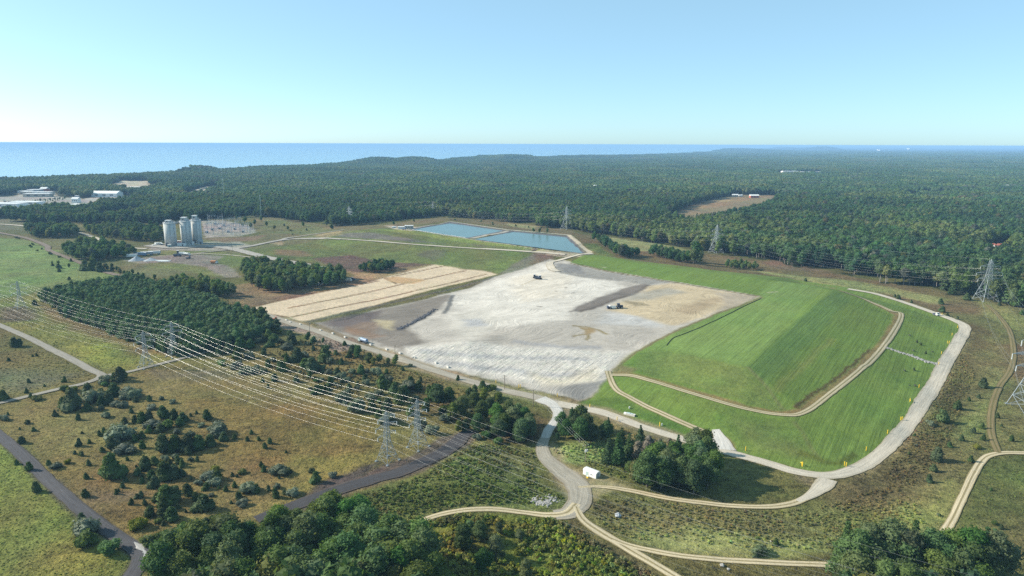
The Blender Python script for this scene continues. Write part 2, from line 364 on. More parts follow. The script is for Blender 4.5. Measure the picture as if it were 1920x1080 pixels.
paint([(1560,960),(1640,950),(1690,990),(1600,1000)], (124,128,74), 5, 14, amt=.7)
paint([(1850,855),(1990,845),(2300,900),(2300,1200),(1760,1200),(1775,1010),(1820,920)], (106,112,64), 3, rough=.6)
paint([(1880,870),(1960,880),(1960,940),(1890,930)], (124,132,76), 7, 20, amt=.8)
paint([(1790,985),(1920,980),(1990,1040),(1860,1060)], (112,106,70), 6, 16, amt=.8)
# strip between the mound and the forest
paint([(1075,436),(1130,442),(1200,452),(1280,468),(1340,476),(1480,495),(1560,512),(1640,527),(1740,540),(1830,566),(1840,590),(1760,585),(1640,548),(1560,538),(1500,532),(1350,512),(1200,496),(1100,474)], (128,112,80), 5)
paint([(1130,444),(1230,456),(1300,470),(1180,470)], (160,158,108), 5, 10)
paint([(1400,505),(1480,515),(1600,527),(1720,548),(1780,562),(1760,572),(1640,546),(1500,528)], (158,156,104), 5, 8)
paint([(1440,485),(1520,500),(1560,510),(1490,508),(1430,500)], (134,112,92), 6, 12)
paint([(1095,460),(1120,455),(1150,478),(1130,484)], (114,124,72), 5)
paint([(1350,485),(1420,490),(1440,500),(1380,500)], (142,128,88), 4, 10, amt=.7)
# --- north-west: silos, fields, yards
paint([(215,470),(300,455),(420,445),(640,425),(760,425),(600,447),(455,470),(430,500),(300,520),(240,520)], (124,122,84), 4)
paint([(440,470),(600,449),(660,470),(800,492),(700,520),(660,505),(560,488),(470,475)], (118,124,74), 4)
paint([(595,455),(680,470),(790,490),(740,500),(660,480),(560,462)], (124,122,70), 5, 10, amt=.7)
paint([(515,468),(560,470),(600,480),(560,482),(520,478)], (146,120,92), 4, 10, amt=.8)
paint([(585,485),(660,478),(700,487),(760,492),(810,497),(760,506),(660,512),(620,500)], (118,96,84), 5, 10)
paint([(475,405),(540,408),(600,421),(720,422),(815,409),(900,411),(1000,422),(1075,432),(1080,442),(960,430),(845,413),(770,424),(680,430),(600,440),(500,440),(470,430)], (128,116,84), 4, 10)
paint([(500,410),(600,424),(640,432),(560,440),(490,436)], (126,128,84), 6, 12, amt=.8)
paint([(950,418),(1010,424),(1000,430),(955,424)], (160,156,110), 4, 8)
paint([(300,470),(420,468),(440,500),(420,520),(330,505),(270,500)], (126,132,80), 5)
paint([(355,472),(450,478),(470,490),(450,500),(380,495)], (122,130,78), 4)
paint([(230,488),(300,480),(360,476),(420,480),(400,490),(440,505),(450,520),(420,520),(380,498),(320,492),(260,494)], (150,142,130), 3, 8)
paint([(270,460),(330,455),(450,452),(470,462),(440,470),(330,470),(280,468)], (168,162,150), 3, 6)
paint([(378,413),(420,413),(470,424),(482,436),(450,443),(384,446)], (176,166,158), 3, 5)
paint([(380,447),(460,444),(500,440),(480,450),(420,455)], (140,122,98), 3, 6)
paint([(500,455),(530,452),(530,460)], (170,150,120), 2, 4)
paint([(30,430),(110,440),(200,470),(240,500),(200,505),(120,475),(60,455)], (112,112,72), 4)
paint([(155,447),(230,463),(240,470),(170,460)], (140,138,72), 3, 6)
paint([(0,408),(45,418),(45,432),(-60,430),(-60,405)], (120,118,90), 3)
# --- borrow ground round the sand pad
paint([(420,540),(470,530),(640,533),(660,520),(720,505),(830,492),(935,513),(560,606),(500,595),(440,575)], (152,128,98), 4)
paint([(440,555),(520,555),(600,545),(560,560),(470,572)], (136,112,92), 4, 8, amt=.8)
paint([(650,510),(720,515),(740,510),(800,500),(760,515),(690,525)], (190,160,122), 4, 8, amt=.8)
SANDP = [(458,580),(492,572),(700,527),(722,520),(822,494),(862,497),(934,514),(700,573),(572,602),(545,597)]
paint(SANDP, (224,204,176), 1.6, 3, 2, rough=0.0, ash=.25)
for pp in [[(470,576),(560,556),(650,538),(712,526)], [(540,578),(620,562),(740,536),(800,523),(875,507)], [(545,595),(640,574),(750,552),(830,534),(911,514)], [(500,589),(542,595)], [(735,519),(800,505),(842,497)], [(720,521),(742,532),(770,527)]]:
    band(pp, 2.4, (122,92,62), .9, 1.5, 1.5, rough=.3)
paint([(715,521),(745,519),(800,525),(775,533),(740,531)], (206,172,132), 2, 5)
band([(575,604),(640,588),(700,575),(830,546),(900,528),(935,517)], 5, (112,108,96), 2, 3)
band([(610,600),(700,580),(800,559)], 4, (118,112,74), 2, 3)
band([(500,594),(560,606),(640,628),(700,652),(760,675),(850,704)], 6, (104,104,74), 1.5, 3, rough=.4)
# --- pond bank
BANKP = [(590,456),(640,471),(700,488),(800,494),(880,505),(935,513),(1012,492),(1040,478),(1085,477),(980,462),(870,446.5),(765,428.5),(680,430),(610,446)]
paint(BANKP, (118,126,74), 3, rough=.4)
paint([(640,438),(700,436),(780,450),(840,458),(700,448),(630,444)], (126,122,110), 4, 8)
paint([(690,430),(780,433),(880,448),(980,464),(1060,474),(1000,470),(880,456),(780,441)], (136,146,80), 3, 5)
paint([(860,455),(960,466),(1000,470),(900,463)], (124,116,100), 4, 6, amt=.8)
paint([(780,477),(810,468),(840,470),(815,490)], (116,108,92), 4, 9, amt=.7)
paint([(955,500),(1010,470),(1040,475),(1035,485),(985,512),(935,514)], (128,120,106), 3, 6)
paint([(1005,476),(1040,478),(1030,490),(990,500)], (124,104,84), 4, 7, amt=.8)
paint([(985,468),(1060,473),(1110,474),(1085,482),(1040,480)], (186,174,150), 3, 5)
paint([(720,423),(770,425),(800,433),(770,433),(735,429)], (196,186,164), 3, 5)
paint([(590,440),(640,432),(640,440),(600,447)], (172,150,116), 4, 8, amt=.7)
LINER = [[(765,430),(843.5,415.5),(951,431.5),(876,447.5)], [(885,449.5),(958,432),(1066,442),(1100,476)]]
for L in LINER: paint(L, (112,112,116), .8, 0.5, .5, rough=0)
band([(765,429.5),(843.5,415),(952,430.5),(1067,440.5),(1103,472)], 4, (196,190,176), 1.2, 1, 1, rough=0)
band([(1067,440.5),(1085,455),(1106,472),(1098,477),(1080,477.5)], 5, (204,192,170), 1.2, 1, 1, rough=0)
band([(768,430.5),(876,447.5),(985,463),(1085,477.5)], 2.2, (178,170,146), .8, 1, 1)
band([(884,446.6),(920,439.5),(954,432.5)], 6.5, (186,182,172), 1.0, 1, 1, rough=0)
# --- ash field
ASHP = [(596,604),(650,600),(700,582),(800,560),(880,540),(930,518),(1000,498),(1028,486),(1055,488),(1080,496),(1150,510),(1260,527),(1427,553),(1420,563),(1340,590),(1250,628),(1190,660),(1150,692),(1140,712),(1112,742),(1080,750),(1000,733),(900,707),(800,684),(700,650),(640,628),(600,612)]
paint(ASHP, (194,187,176), 2.5, 4, 3, rough=0.0, ash=1.0)
paint([(596,604),(660,592),(800,560),(840,553),(850,560),(790,600),(760,615),(800,640),(760,660),(690,640),(620,618)], (142,134,124), 4, 8, 4)
paint([(612,600),(660,590),(720,582),(700,605),(650,615),(615,610)], (118,108,104), 4, 6)
paint([(645,617),(680,605),(720,606),(700,625),(660,628)], (142,120,102), 4, 8, amt=.7)
paint([(650,612),(690,622),(720,630),(690,636),(650,622)], (156,122,94), 3, 7, amt=.5)
paint([(700,600),(735,602),(733,618),(715,612)], (196,182,146), 3, 6, amt=.8)
paint([(850,555),(930,525),(1000,502),(1030,492),(1060,510),(1160,530),(1170,540),(1090,575),(1060,600),(960,612),(880,612),(840,600)], (226,219,207), 6, 12, 5)
paint([(960,520),(1040,508),(1080,520),(1050,560),(970,565)], (231,220,202), 8, 16, 5, .8)
paint([(850,590),(900,575),(960,600),(900,640),(860,640)], (206,200,188), 7, 14, 6, .8)
paint([(1034,494),(1070,496),(1150,512),(1262,528),(1215,534),(1165,527),(1090,520),(1050,512)], (160,156,148), 2.5, 3, 2)
paint([(1040,494),(1085,498),(1100,515),(1060,510)], (136,134,132), 3, 5, amt=.8)
paint([(1168,541),(1210,531),(1222,536),(1190,552),(1150,566),(1110,580),(1070,584),(1078,576),(1120,560)], (134,126,118), 2.5, 4, 3)
band([(1216,535),(1195,548),(1160,560),(1120,575),(1085,584)], 4, (112,104,96), 2, 4)
paint([(1220,536),(1262,530),(1425,556),(1340,588),(1290,604),(1250,612),(1180,590),(1140,580),(1165,566),(1200,550)], (206,188,156), 4, 8, 4)
paint([(1185,552),(1262,540),(1290,548),(1220,562),(1170,566)], (170,166,154), 5, 10, amt=.8)
paint([(1170,565),(1200,567),(1222,573),(1190,573)], (150,138,112), 2.5, 4, amt=.9)
paint([(1260,580),(1340,558),(1370,558),(1300,590)], (182,162,132), 4, 10, amt=.8)
paint([(1340,548),(1430,552),(1425,560),(1340,588),(1360,570)], (178,166,148), 3, 6, amt=.8)
paint([(1140,585),(1200,592),(1260,612),(1180,612),(1120,605)], (208,206,202), 5, 9, amt=.8)
paint([(900,630),(1000,612),(1180,610),(1240,618),(1190,655),(1050,655),(900,655)], (190,182,170), 6, 12, amt=.7)
paint([(760,650),(880,640),(1000,650),(1130,660),(1170,660),(1120,718),(1000,720),(880,698),(770,670)], (218,213,204), 5, 10, trk=1.0, ash=.3)
for pp in [[(790,655),(900,668),(1000,672),(1100,676)], [(800,672),(900,690),(1010,702),(1100,700)], [(960,640),(1050,650),(1130,652)]]:
    band(pp, 5, (160,162,168), 3, 8, 4, .6)
paint([(1000,700),(1060,708),(1110,690),(1115,720),(1020,722)], (226,212,182), 5, 10, amt=.5)
paint([(1045,725),(1115,718),(1140,715),(1115,740),(1085,752),(1050,738)], (148,146,142), 2.5, 5, amt=.9)
paint([(870,600),(905,598),(920,610),(880,614)], (182,184,188), 4, 8, amt=.7)
for pp in [[(1074,611),(1100,612),(1122,620)],[(1090,613),(1100,622),(1108,628)],[(1122,620),(1140,627)],[(1075,631),(1095,628),(1105,630),(1104,638)]]:
    band(pp, 2.2, (150,136,100), 1, 4, 3)
paint([(1094,613),(1112,616),(1116,624),(1104,630),(1096,624)], (168,146,110), 2, 5)
for a, b in [((1008,574),(1018,575)),((1042,546),(1046,546)),((1060,540),(1064,540)),((1074,549),(1078,549))]:
    band([a, b], 2.4, (120,112,104), 1, 2, 2)
band([(975,535),(1005,524),(1020,518)], 1.6, (196,180,150), .8, 2, 2, .8)
band([(745,620),(780,604),(815,582)], 3, (96,96,98), 1.0, 4, 4, .8)
band([(848,554),(843,572),(832,588)], 3.4, (108,108,106), 1.2, 1, 2, .9)
band([(820,553),(838,551),(850,553)], 2, (200,198,192), 1.2, 1, 2, .9)
band([(560,603),(600,610),(650,632),(720,662),(800,687),(900,712),(1000,736),(1080,753)], 3.5, (142,122,92), 1.5, 3, amt=.7)
# --- the green mound
MOUNDP = [(1068,492),(1110,476),(1200,490),(1350,508),(1480,522),(1570,536),(1640,548),(1700,567),(1770,592),(1800,608),(1803,622),(1770,672),(1735,737),(1685,810),(1635,858),(1588,884),(1545,890),(1490,879),(1420,859),(1340,836),(1270,815),(1200,792),(1130,770),(1085,757),(1115,742),(1148,700),(1190,660),(1250,628),(1340,590),(1427,555),(1260,527),(1150,509)]
paint(MOUNDP, (118,141,68), 1.6, 3, 2, mow=1.0, rough=0.1)
paint([(1250,628),(1340,592),(1427,558),(1440,530),(1560,540),(1400,688),(1200,660)], (124,148,80), 4, 8)
paint([(1190,662),(1230,655),(1400,690),(1470,768),(1380,750),(1230,706),(1160,690)], (112,131,66), 5, 10, amt=.8, mow=.2)
paint([(1190,690),(1300,705),(1400,735),(1440,765),(1320,735),(1200,704)], (104,131,58), 5, 10, amt=.8)
paint([(1160,706),(1240,725),(1400,775),(1490,788),(1530,865),(1420,850),(1350,800),(1250,745)], (114,133,66), 5, 10, amt=.7, mow=.2)
paint([(1380,790),(1450,800),(1500,850),(1420,845)], (126,128,80), 6, 14, amt=.6, mow=.2)
paint([(1085,757),(1120,745),(1160,745),(1300,805),(1340,828),(1330,836),(1200,792)], (96,123,58), 2, 4, amt=.9, mow=.3)
paint([(1402,690),(1450,642),(1500,596),(1562,546),(1596,560),(1560,600),(1500,660),(1440,722)], (108,135,72), 2.5, 3, amt=.85)
paint([(1470,765),(1440,722),(1560,600),(1600,562),(1676,592),(1640,640),(1600,680),(1545,728)], (112,134,64), 4, 8, amt=.7)
band([(1455,735),(1510,680),(1560,635)], 4, (136,142,78), 2, 4, 2, .6)
band([(1402,688),(1440,728),(1470,768)], 2.0, (122,126,80), 1, 1, 1, .8)
band([(1488,790),(1515,830),(1536,864)], 2.0, (124,130,78), 1, 1, 1, .7)
paint([(1215,655),(1300,668),(1402,690),(1468,768),(1400,755),(1230,706),(1190,690),(1200,665)], (116,128,72), 2, 4, amt=.75, mow=.25)
band([(1568,866),(1600,835),(1650,780),(1690,725),(1720,680)], 2.6, (134,158,78), 1.2, 2, 2, .8)
band([(1500,848),(1545,866),(1570,868),(1600,850)], 3, (104,116,54), 1.5, 2)
band([(1110,475),(1200,492),(1350,511),(1480,526),(1570,540)], 5, (130,126,84), 2, 4, amt=.6)
band([(1068,494),(1150,511),(1260,529),(1427,556)], 2.2, (126,112,86), 1, 2)
band([(1150,695),(1190,662),(1250,628),(1340,590),(1427,558)], 2.0, (128,116,86), 1, 3)
paint([(1140,700),(1165,685),(1195,690),(1180,702)], (136,122,92), 2.5, 5, amt=.8)
band([(1148,700),(1180,702),(1230,713),(1310,738),(1400,764),(1470,775),(1508,769),(1558,733),(1618,684),(1655,643),(1687,592),(1640,570),(1580,546)], 5.0, (148,124,88), 1.5, 2.5, 2, .8, mow=0)
band([(1690,592),(1640,569),(1580,547),(1560,540)], 3.0, (160,140,108), 1.2, 2.5, 2, .8, mow=0)
band([(1490,765),(1545,728),(1605,678),(1632,655)], 1.6, (92,74,50), .8, 2, 3, .9, mow=0)
band([(1345,838),(1375,838),(1360,820)], 3, (170,130,104), 1.2, 2, 2, .7)
band([(1660,652),(1700,664),(1735,677),(1758,683)], 2.6, (128,120,84), 1, 1, 2, mow=0)
for pp in [[(1124,500),(1138,502)], [(1440,549),(1460,547)]]: band(pp, 2, (176,176,140), 1, 3)
# road verges
band([(520,597),(600,622),(650,641),(750,673),(850,706),(940,731),(1000,744),(1050,759),(1130,774),(1200,799),(1280,824),(1340,842)], 11, (160,146,118), 2, 3, 2, .8, rough=0)
band([(560,612),(600,630),(640,655)], 12, (166,152,130), 3, 4, 2, .8)
paint([(510,592),(560,603),(660,640),(655,655),(630,660),(590,630),(520,612)], (164,150,132), 3, 4)
band([(1590,892),(1645,862),(1697,812),(1748,738),(1783,672),(1815,622)], 7, (150,136,100), 1.6, 3, 2, .7)
paint([(1040,760),(1072,770),(1050,800),(1030,805)], (150,136,112), 2, 3, amt=.8)
paint([(1035,830),(1060,870),(1110,890),(1180,912),(1120,925),(1095,950),(1075,960),(1060,930),(1030,880)], (166,150,120), 2, 4, amt=.9, rough=0)
band([(0,820),(60,873),(120,930),(180,980),(230,1015),(268,1040)], 5.5, (96,92,84), 1, 2, 2, .8)
paint([(550,960),(640,905),(700,880),(760,858),(830,818),(900,800),(880,835),(800,880),(680,915),(580,960)], (112,98,88), 2, 4)
paint([(525,965),(600,905),(700,868),(720,866),(610,930)], (86,82,80), 2, 4, amt=.9)
paint([(255,1020),(330,1025),(345,1040),(290,1048),(240,1090),(225,1090),(250,1050)], (86,80,76), 2, 3)

# forest floor and far canopy
ff = in_forest(gx, gy) & (gd > 420); ff &= ~in_clear(gx, gy)
gcol[ff] = C(58, 66, 42)
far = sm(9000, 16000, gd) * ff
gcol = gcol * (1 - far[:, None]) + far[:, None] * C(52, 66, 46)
ck = in_clear(gx, gy, 3.0)
gcol[ck] = C(150, 134, 102)
paint(None, (166,134,98), 10, 30, 10, .8, world=np.array([G(u, v) for u, v in [(1285,386),(1345,374),(1440,366),(1440,370),(1360,384),(1300,394)]]))
paint(None, (206,178,130), 5, 12, 6, .8, world=np.array([G(u, v) for u, v in [(1298,378.5),(1340,375),(1400,377),(1340,378)]]))
for P in CLEAR[1:3]: paint(None, (190,186,178), 6, 10, 6, .9, world=P)
for P in CLEAR[3:4]: paint(None, (230,224,216), 6, 10, 6, .9, world=P)
for P in CLEAR[4:8]: paint(None, (206,194,170), 6, 10, 6, .9, world=P)
# overall patchiness (real differences in growth), none on roads' gravel
k = (gmask[:, 1] < .5) & (gmask[:, 2] > .05) & ~ff
f3 = fbm(gx / 33 + 40, gy / 33, 15); pa = ((f1 - .5) * .45 + (f2 - .5) * .45)[k][:, None]
gcol[k] *= (1 + pa * np.where(gmask[k, 0:1] > .5, .35, 1.0))
gcol[k] *= 1 + np.stack([(f3[k] - .5) * .42, -(f3[k] - .5) * .10, -(f2[k] - .5) * .2 + (f3[k] - .5) * .2], 1) * np.where(gmask[k, 0:1] > .5, .4, 1.0)
gcol = np.clip(gcol, 0.004, 0.8)

def ground_material():
    w = N('ground'); pos = w.n('ShaderNodeNewGeometry').outputs['Position']
    c = w.n('ShaderNodeAttribute', attribute_name='Col').outputs['Color']
    ma = w.n('ShaderNodeAttribute', attribute_name='Mask'); sp = w.n('ShaderNodeSeparateColor', {0: ma.outputs['Color']})
    mow, ash, rough, trk = sp.outputs[0], sp.outputs[1], sp.outputs[2], ma.outputs['Alpha']
    n1 = w.noise(pos, 0.10, 4, .65); n2 = w.noise(pos, 0.45, 4, .7); n3 = w.noise(pos, 1.7, 3, .7)
    def sc(v, k): return w.math('MULTIPLY', w.math('SUBTRACT', v, .5), k)
    veg = w.math('MAXIMUM', w.math('SUBTRACT', 1.0, ash), 0.0)
    amp = w.math('MULTIPLY', w.math('ADD', w.math('MULTIPLY', rough, 1.3), .7), w.math('MULTIPLY', veg, w.math('SUBTRACT', 1.0, w.math('MULTIPLY', mow, .55))))
    f = w.math('MULTIPLY', w.math('ADD', w.math('ADD', sc(n1, .9), sc(n2, 1.7)), sc(n3, 1.5)), amp)
    # mowing stripes across the cap
    mp = w.n('ShaderNodeMapping', {'Vector': pos, 'Rotation': (0, 0, math.radians(56)), 'Scale': (45, 1.15, 5)}, vector_type='TEXTURE').outputs[0]
    st = w.noise(mp, 1.0, 3, .7); mp2 = w.n('ShaderNodeMapping', {'Vector': pos, 'Rotation': (0, 0, math.radians(56)), 'Scale': (160, 9, 10)}, vector_type='TEXTURE').outputs[0]
    st2 = w.noise(mp2, 1.0, 2, .5)
    f = w.math('ADD', f, w.math('MULTIPLY', mow, w.math('ADD', sc(st, 1.1), sc(st2, .32))))
    # dozer swirls on the ash, cleat tracks on its face
    q = w.n('ShaderNodeTexNoise', {'Vector': pos, 'Scale': .018, 'Detail': 2.0}).outputs['Color']
    wp = w.n('ShaderNodeVectorMath', {0: q, 1: (90, 90, 0)}, operation='MULTIPLY').outputs[0]
    wv = w.n('ShaderNodeVectorMath', {0: pos, 1: wp}, operation='ADD').outputs[0]
    ms = w.n('ShaderNodeMapping', {'Vector': wv, 'Rotation': (0, 0, math.radians(35)), 'Scale': (17, 1.5, 5)}, vector_type='TEXTURE').outputs[0]
    sw = w.noise(ms, 1.0, 5, .7); blot = w.noise(pos, .05, 5, .65)
    mt = w.n('ShaderNodeMapping', {'Vector': pos, 'Rotation': (0, 0, math.radians(57)), 'Scale': (13, .95, 5)}, vector_type='TEXTURE').outputs[0]
    tk = w.noise(mt, 1.0, 4, .7)
    fa = w.math('ADD', w.math('ADD', sc(sw, 1.1), sc(blot, .8)), sc(n2, .5))
    f = w.math('ADD', f, w.math('MULTIPLY', ash, fa))
    f = w.math('ADD', f, w.math('MULTIPLY', trk, sc(tk, 1.7)))
    val = w.math('MAXIMUM', w.math('ADD', f, 1.0), .25)
    # dry / fresh tint
    tint = w.mix(w.math('MULTIPLY', w.ramp(n2, .42, .7), w.math('MULTIPLY', w.math('SUBTRACT', veg, w.math('MULTIPLY', mow, .6)), .35)), c, w.mix(1.0, c, (1.12, .98, .78), 'MULTIPLY'))
    tint = w.mix(w.math('MULTIPLY', w.ramp(w.noise(pos, .23, 3), .5, .75), w.math('MULTIPLY', w.math('SUBTRACT', veg, w.math('MULTIPLY', mow, .6)), .35)), tint, w.mix(1.0, c, (.72, .95, .7), 'MULTIPLY'))
    hs = w.n('ShaderNodeHueSaturation', {'Color': tint, 'Value': val})
    hgt = w.math('ADD', w.math('MULTIPLY', w.math('ADD', w.math('MULTIPLY', n2, .8), w.math('MULTIPLY', n3, .5)), amp), w.math('MULTIPLY', w.math('MAXIMUM', ash, trk), w.math('ADD', w.math('MULTIPLY', sw, .5), w.math('MULTIPLY', tk, w.math('MULTIPLY', trk, .5)))))
    hgt = w.math('ADD', hgt, w.math('MULTIPLY', mow, w.math('MULTIPLY', st, .35)))
    bp = w.n('ShaderNodeBump', {'Strength': .8, 'Distance': .9, 'Height': hgt})
    w.bsdf(hs.outputs[0], .95, .08, normal=bp.outputs[0]); return w.m
GM = ground_material()

def mesh_np(name, V, Q, mat, attrs=None, smooth=True, link=True):
    me = bpy.data.meshes.new(name); V = np.asarray(V, np.float32); Q = np.asarray(Q, np.int32)
    me.vertices.add(len(V)); me.vertices.foreach_set('co', V.ravel())
    k = Q.shape[1]; me.loops.add(Q.size); me.loops.foreach_set('vertex_index', Q.ravel())
    me.polygons.add(len(Q)); me.polygons.foreach_set('loop_start', np.arange(0, Q.size, k, dtype=np.int32))
    try: me.polygons.foreach_set('loop_total', np.full(len(Q), k, np.int32))
    except Exception: pass
    me.polygons.foreach_set('use_smooth', np.full(len(Q), smooth, bool))
    for an, arr in (attrs or {}).items():
        a = me.attributes.new(an, 'FLOAT_COLOR', 'POINT'); a.data.foreach_set('color', np.asarray(arr, np.float32).ravel())
    me.update(calc_edges=True); me.validate()
    if mat: me.materials.append(mat)
    if not link: return me
    o = bpy.data.objects.new(name, me); col.objects.link(o); return o
nr = len(RR)
idx = np.arange(nr * NA).reshape(nr, NA)
quads = np.stack([idx[:-1, :-1], idx[1:, :-1], idx[1:, 1:], idx[:-1, 1:]], -1).reshape(-1, 4)[:, ::-1]
fx = gx[quads].mean(1); fy = gy[quads].mean(1)
reg = np.zeros(len(quads), int)
near = (fy < 1500)
def region(px, i, extra=0.0, world=None):
    P = world if world is not None else poly(px)
    k = np.nonzero((fx > P[:, 0].min()) & (fx < P[:, 0].max()) & (fy > P[:, 1].min()) & (fy < P[:, 1].max()))[0]
    reg[k[sdist(P, fx[k], fy[k]) < extra]] = i
region(MOUNDP, 1); region(ASHP, 2); region(SANDP, 3); region(BANKP, 4)
for L in LINER: region(L, 5)
full_rgba = np.concatenate([gcol, np.ones((len(gcol), 1))], 1)
for i, nm in enumerate(['ground', 'grass_mound', 'ash_field', 'sand_pad', 'pond_bank', 'pond_liner']):
    q = quads[reg == i]
    if not len(q): continue
    used, inv = np.unique(q, return_inverse=True)
    V = np.stack([gx[used], gy[used], gz[used]], 1)
    o = mesh_np(nm, V, inv.reshape(-1, 4), GM, {'Col': full_rgba[used], 'Mask': gmask[used]})
    tag(o, kind='structure')

# ---------------------------------------------------------------- roads and tracks
def gravel_mat(name, c1, c2, rut=0.0, wet=0.0):
    w = N(name); pos = w.n('ShaderNodeNewGeometry').outputs['Position']; uv = w.n('ShaderNodeUVMap').outputs[0]
    sp = w.n('ShaderNodeSeparateXYZ', {0: uv}); cu = sp.outputs[0]
    n1 = w.noise(pos, .22, 4, .65); n2 = w.noise(pos, 1.4, 3, .7)
    mp = w.n('ShaderNodeMapping', {'Vector': uv, 'Scale': (9, .05, 1)}).outputs[0]
    lane = w.noise(mp, 1.0, 3, .6)
    f = w.math('ADD', w.math('ADD', w.math('MULTIPLY', w.math('SUBTRACT', n1, .5), .4), w.math('MULTIPLY', w.math('SUBTRACT', n2, .5), .3)), w.math('MULTIPLY', w.math('SUBTRACT', lane, .5), 1.0))
    if rut:   # grass or soil between and outside the wheel ruts
        d = w.math('ABSOLUTE', w.math('SUBTRACT', w.math('ABSOLUTE', w.math('SUBTRACT', cu, .5)), .25))
        d = w.math('ADD', d, w.math('MULTIPLY', w.math('SUBTRACT', n1, .5), .16))
        g = w.math('MULTIPLY', w.ramp(d, .10, .2), rut)
    else:
        d = w.math('ADD', w.math('ABSOLUTE', w.math('SUBTRACT', cu, .5)), w.math('MULTIPLY', w.math('SUBTRACT', n1, .5), .25))
        g = w.math('MULTIPLY', w.ramp(d, .34, .52), .75)
    c = w.mix(g, tuple(c1), tuple(c2)); hs = w.n('ShaderNodeHueSaturation', {'Color': c, 'Value': w.math('ADD', f, 1.0)})
    bp = w.n('ShaderNodeBump', {'Strength': .5, 'Distance': .3, 'Height': w.math('ADD', lane, n2)})
    w.bsdf(hs.outputs[0], .92, .12, normal=bp.outputs[0]); return w.m
def smooth_line(P, step):
    P = np.asarray(P, float); n = len(P); out = []
    E = np.vstack([2 * P[0] - P[1], P, 2 * P[-1] - P[-2]])
    for i in range(n - 1):
        p0, p1, p2, p3 = E[i:i + 4]; L = np.hypot(*(p2 - p1)); k = max(2, int(L / step))
        for j in range(k):
            t = j / k
            out.append(.5 * ((2 * p1) + (p2 - p0) * t + (2 * p0 - 5 * p1 + 4 * p2 - p3) * t * t + (3 * p1 - p0 - 3 * p2 + p3) * t ** 3))
    out.append(P[-1]); return np.array(out)
_lift = [0.0]; ROADP = []
def road(name, px, width, mat, step=2.0, wob=.12):
    P = smooth_line(poly(px), step); d = np.gradient(P, axis=0); d /= np.hypot(d[:, 0], d[:, 1])[:, None] + 1e-9
    n = np.stack([-d[:, 1], d[:, 0]], 1); s = np.concatenate([[0], np.cumsum(np.hypot(*np.diff(P, axis=0).T))])
    W = np.interp(np.linspace(0, 1, len(P)), np.linspace(0, 1, len(np.atleast_1d(width))), np.atleast_1d(width)) if np.ndim(width) else np.full(len(P), width)
    ROADP.extend((a[0], a[1], c) for a, c in zip(P, W))
    V = []; UV = []; K = 7
    _lift[0] += 0.006
    for j in range(K):
        t = j / (K - 1) - .5
        e = (fbm(s / 4 + j * 50, s * 0 + len(px), 91, 3) - .5) * wob * W * 2 * abs(t)
        q = P + n * (t * W + np.sign(t) * e)[:, None]
        z = T(q[:, 0], q[:, 1]) + .07 + _lift[0] + np.hypot(q[:, 0], q[:, 1]) * .00045 - .05 * (abs(t) == .5)
        V.append(np.stack([q[:, 0], q[:, 1], z], 1)); UV.append(np.stack([np.full(len(P), t + .5), s], 1))
    m = len(P); V = np.stack(V, 1).reshape(-1, 3); UV = np.stack(UV, 1).reshape(-1, 2)
    ii = np.arange(m * K).reshape(m, K); Q = np.stack([ii[:-1, :-1], ii[:-1, 1:], ii[1:, 1:], ii[1:, :-1]], -1).reshape(-1, 4)[:, ::-1]
    o = mesh_np(name, V, Q, mat); ul = o.data.uv_layers.new(name='UVMap'); ul.data.foreach_set('uv', UV[Q.ravel()].astype(np.float32).ravel())
    if o.data.polygons[0].normal.z < 0: o.data.flip_normals()
    tag(o, kind='structure'); return o
M_haul = gravel_mat('haul_road', C(182,174,158), C(150,136,112)); M_pale = gravel_mat('pale_gravel', C(214,204,186), C(172,158,128))
M_white = gravel_mat('white_limestone', C(218,214,206), C(186,176,158)); M_track = gravel_mat('rutted_track', C(206,192,160), C(128,122,78), .9)
M_sandtrack = gravel_mat('sand_track', C(224,208,174), C(146,132,90), .85); M_black = gravel_mat('cinder_track', C(98,96,98), C(88,82,74))
M_grey = gravel_mat('grey_road', C(168,162,150), C(136,130,104)); M_conc = gravel_mat('concrete_road', C(184,178,168), C(160,152,138)); M_rail = gravel_mat('ballast', C(140,126,112), C(120,108,92))
M_spill = gravel_mat('lime_spill', C(196,194,190), C(140,134,126)); M_faint = gravel_mat('faint_track', C(150,134,96), C(118,112,70), .95)
M_cinder = gravel_mat('black_cinder', C(84,82,84), C(104,92,82))
road('gravel_road', [(470,582),(520,598),(560,611),(600,623),(650,642),(700,657),(750,673),(850,706),(940,731),(1000,744),(1050,759)], (8,7,6.2,6.2,6.5), M_haul)
road('gravel_road', [(1040,756),(1090,766),(1130,774),(1200,799),(1280,824),(1340,842),(1420,863),(1490,884),(1545,892),(1588,886),(1640,860),(1690,811),(1742,737),(1778,672),(1806,626),(1808,612),(1796,604),(1765,592),(1700,569),(1640,551),(1590,542)], (6.8,5.6,5.6,6,6.6,7.2,7.2,7.2,6.5,6,6), M_pale)
road('dirt_track', [(1147,703),(1185,705),(1230,717),(1310,741.5),(1400,767),(1470,778),(1510,772),(1560,736),(1620,687),(1659,646),(1690,592),(1670,583),(1640,570),(1580,547)], (3.6,3.2,3.2,3.4,3.6,4,3.6,3), M_track)
road('dirt_track', [(1140,696),(1146,715),(1158,733),(1185,748),(1240,775),(1310,806),(1345,820)], 3.4, M_track)
road('gravel_apron', [(1341,806),(1347,819),(1351,831),(1353,843)], (3.4,5,8.5,12), M_white, 1.0)
road('gravel_path', [(1012,748),(1035,758),(1046,772),(1042,788),(1028,808),(1020,826)], (8,5.5,4.2,4.2,4.2), M_white, 1.2)
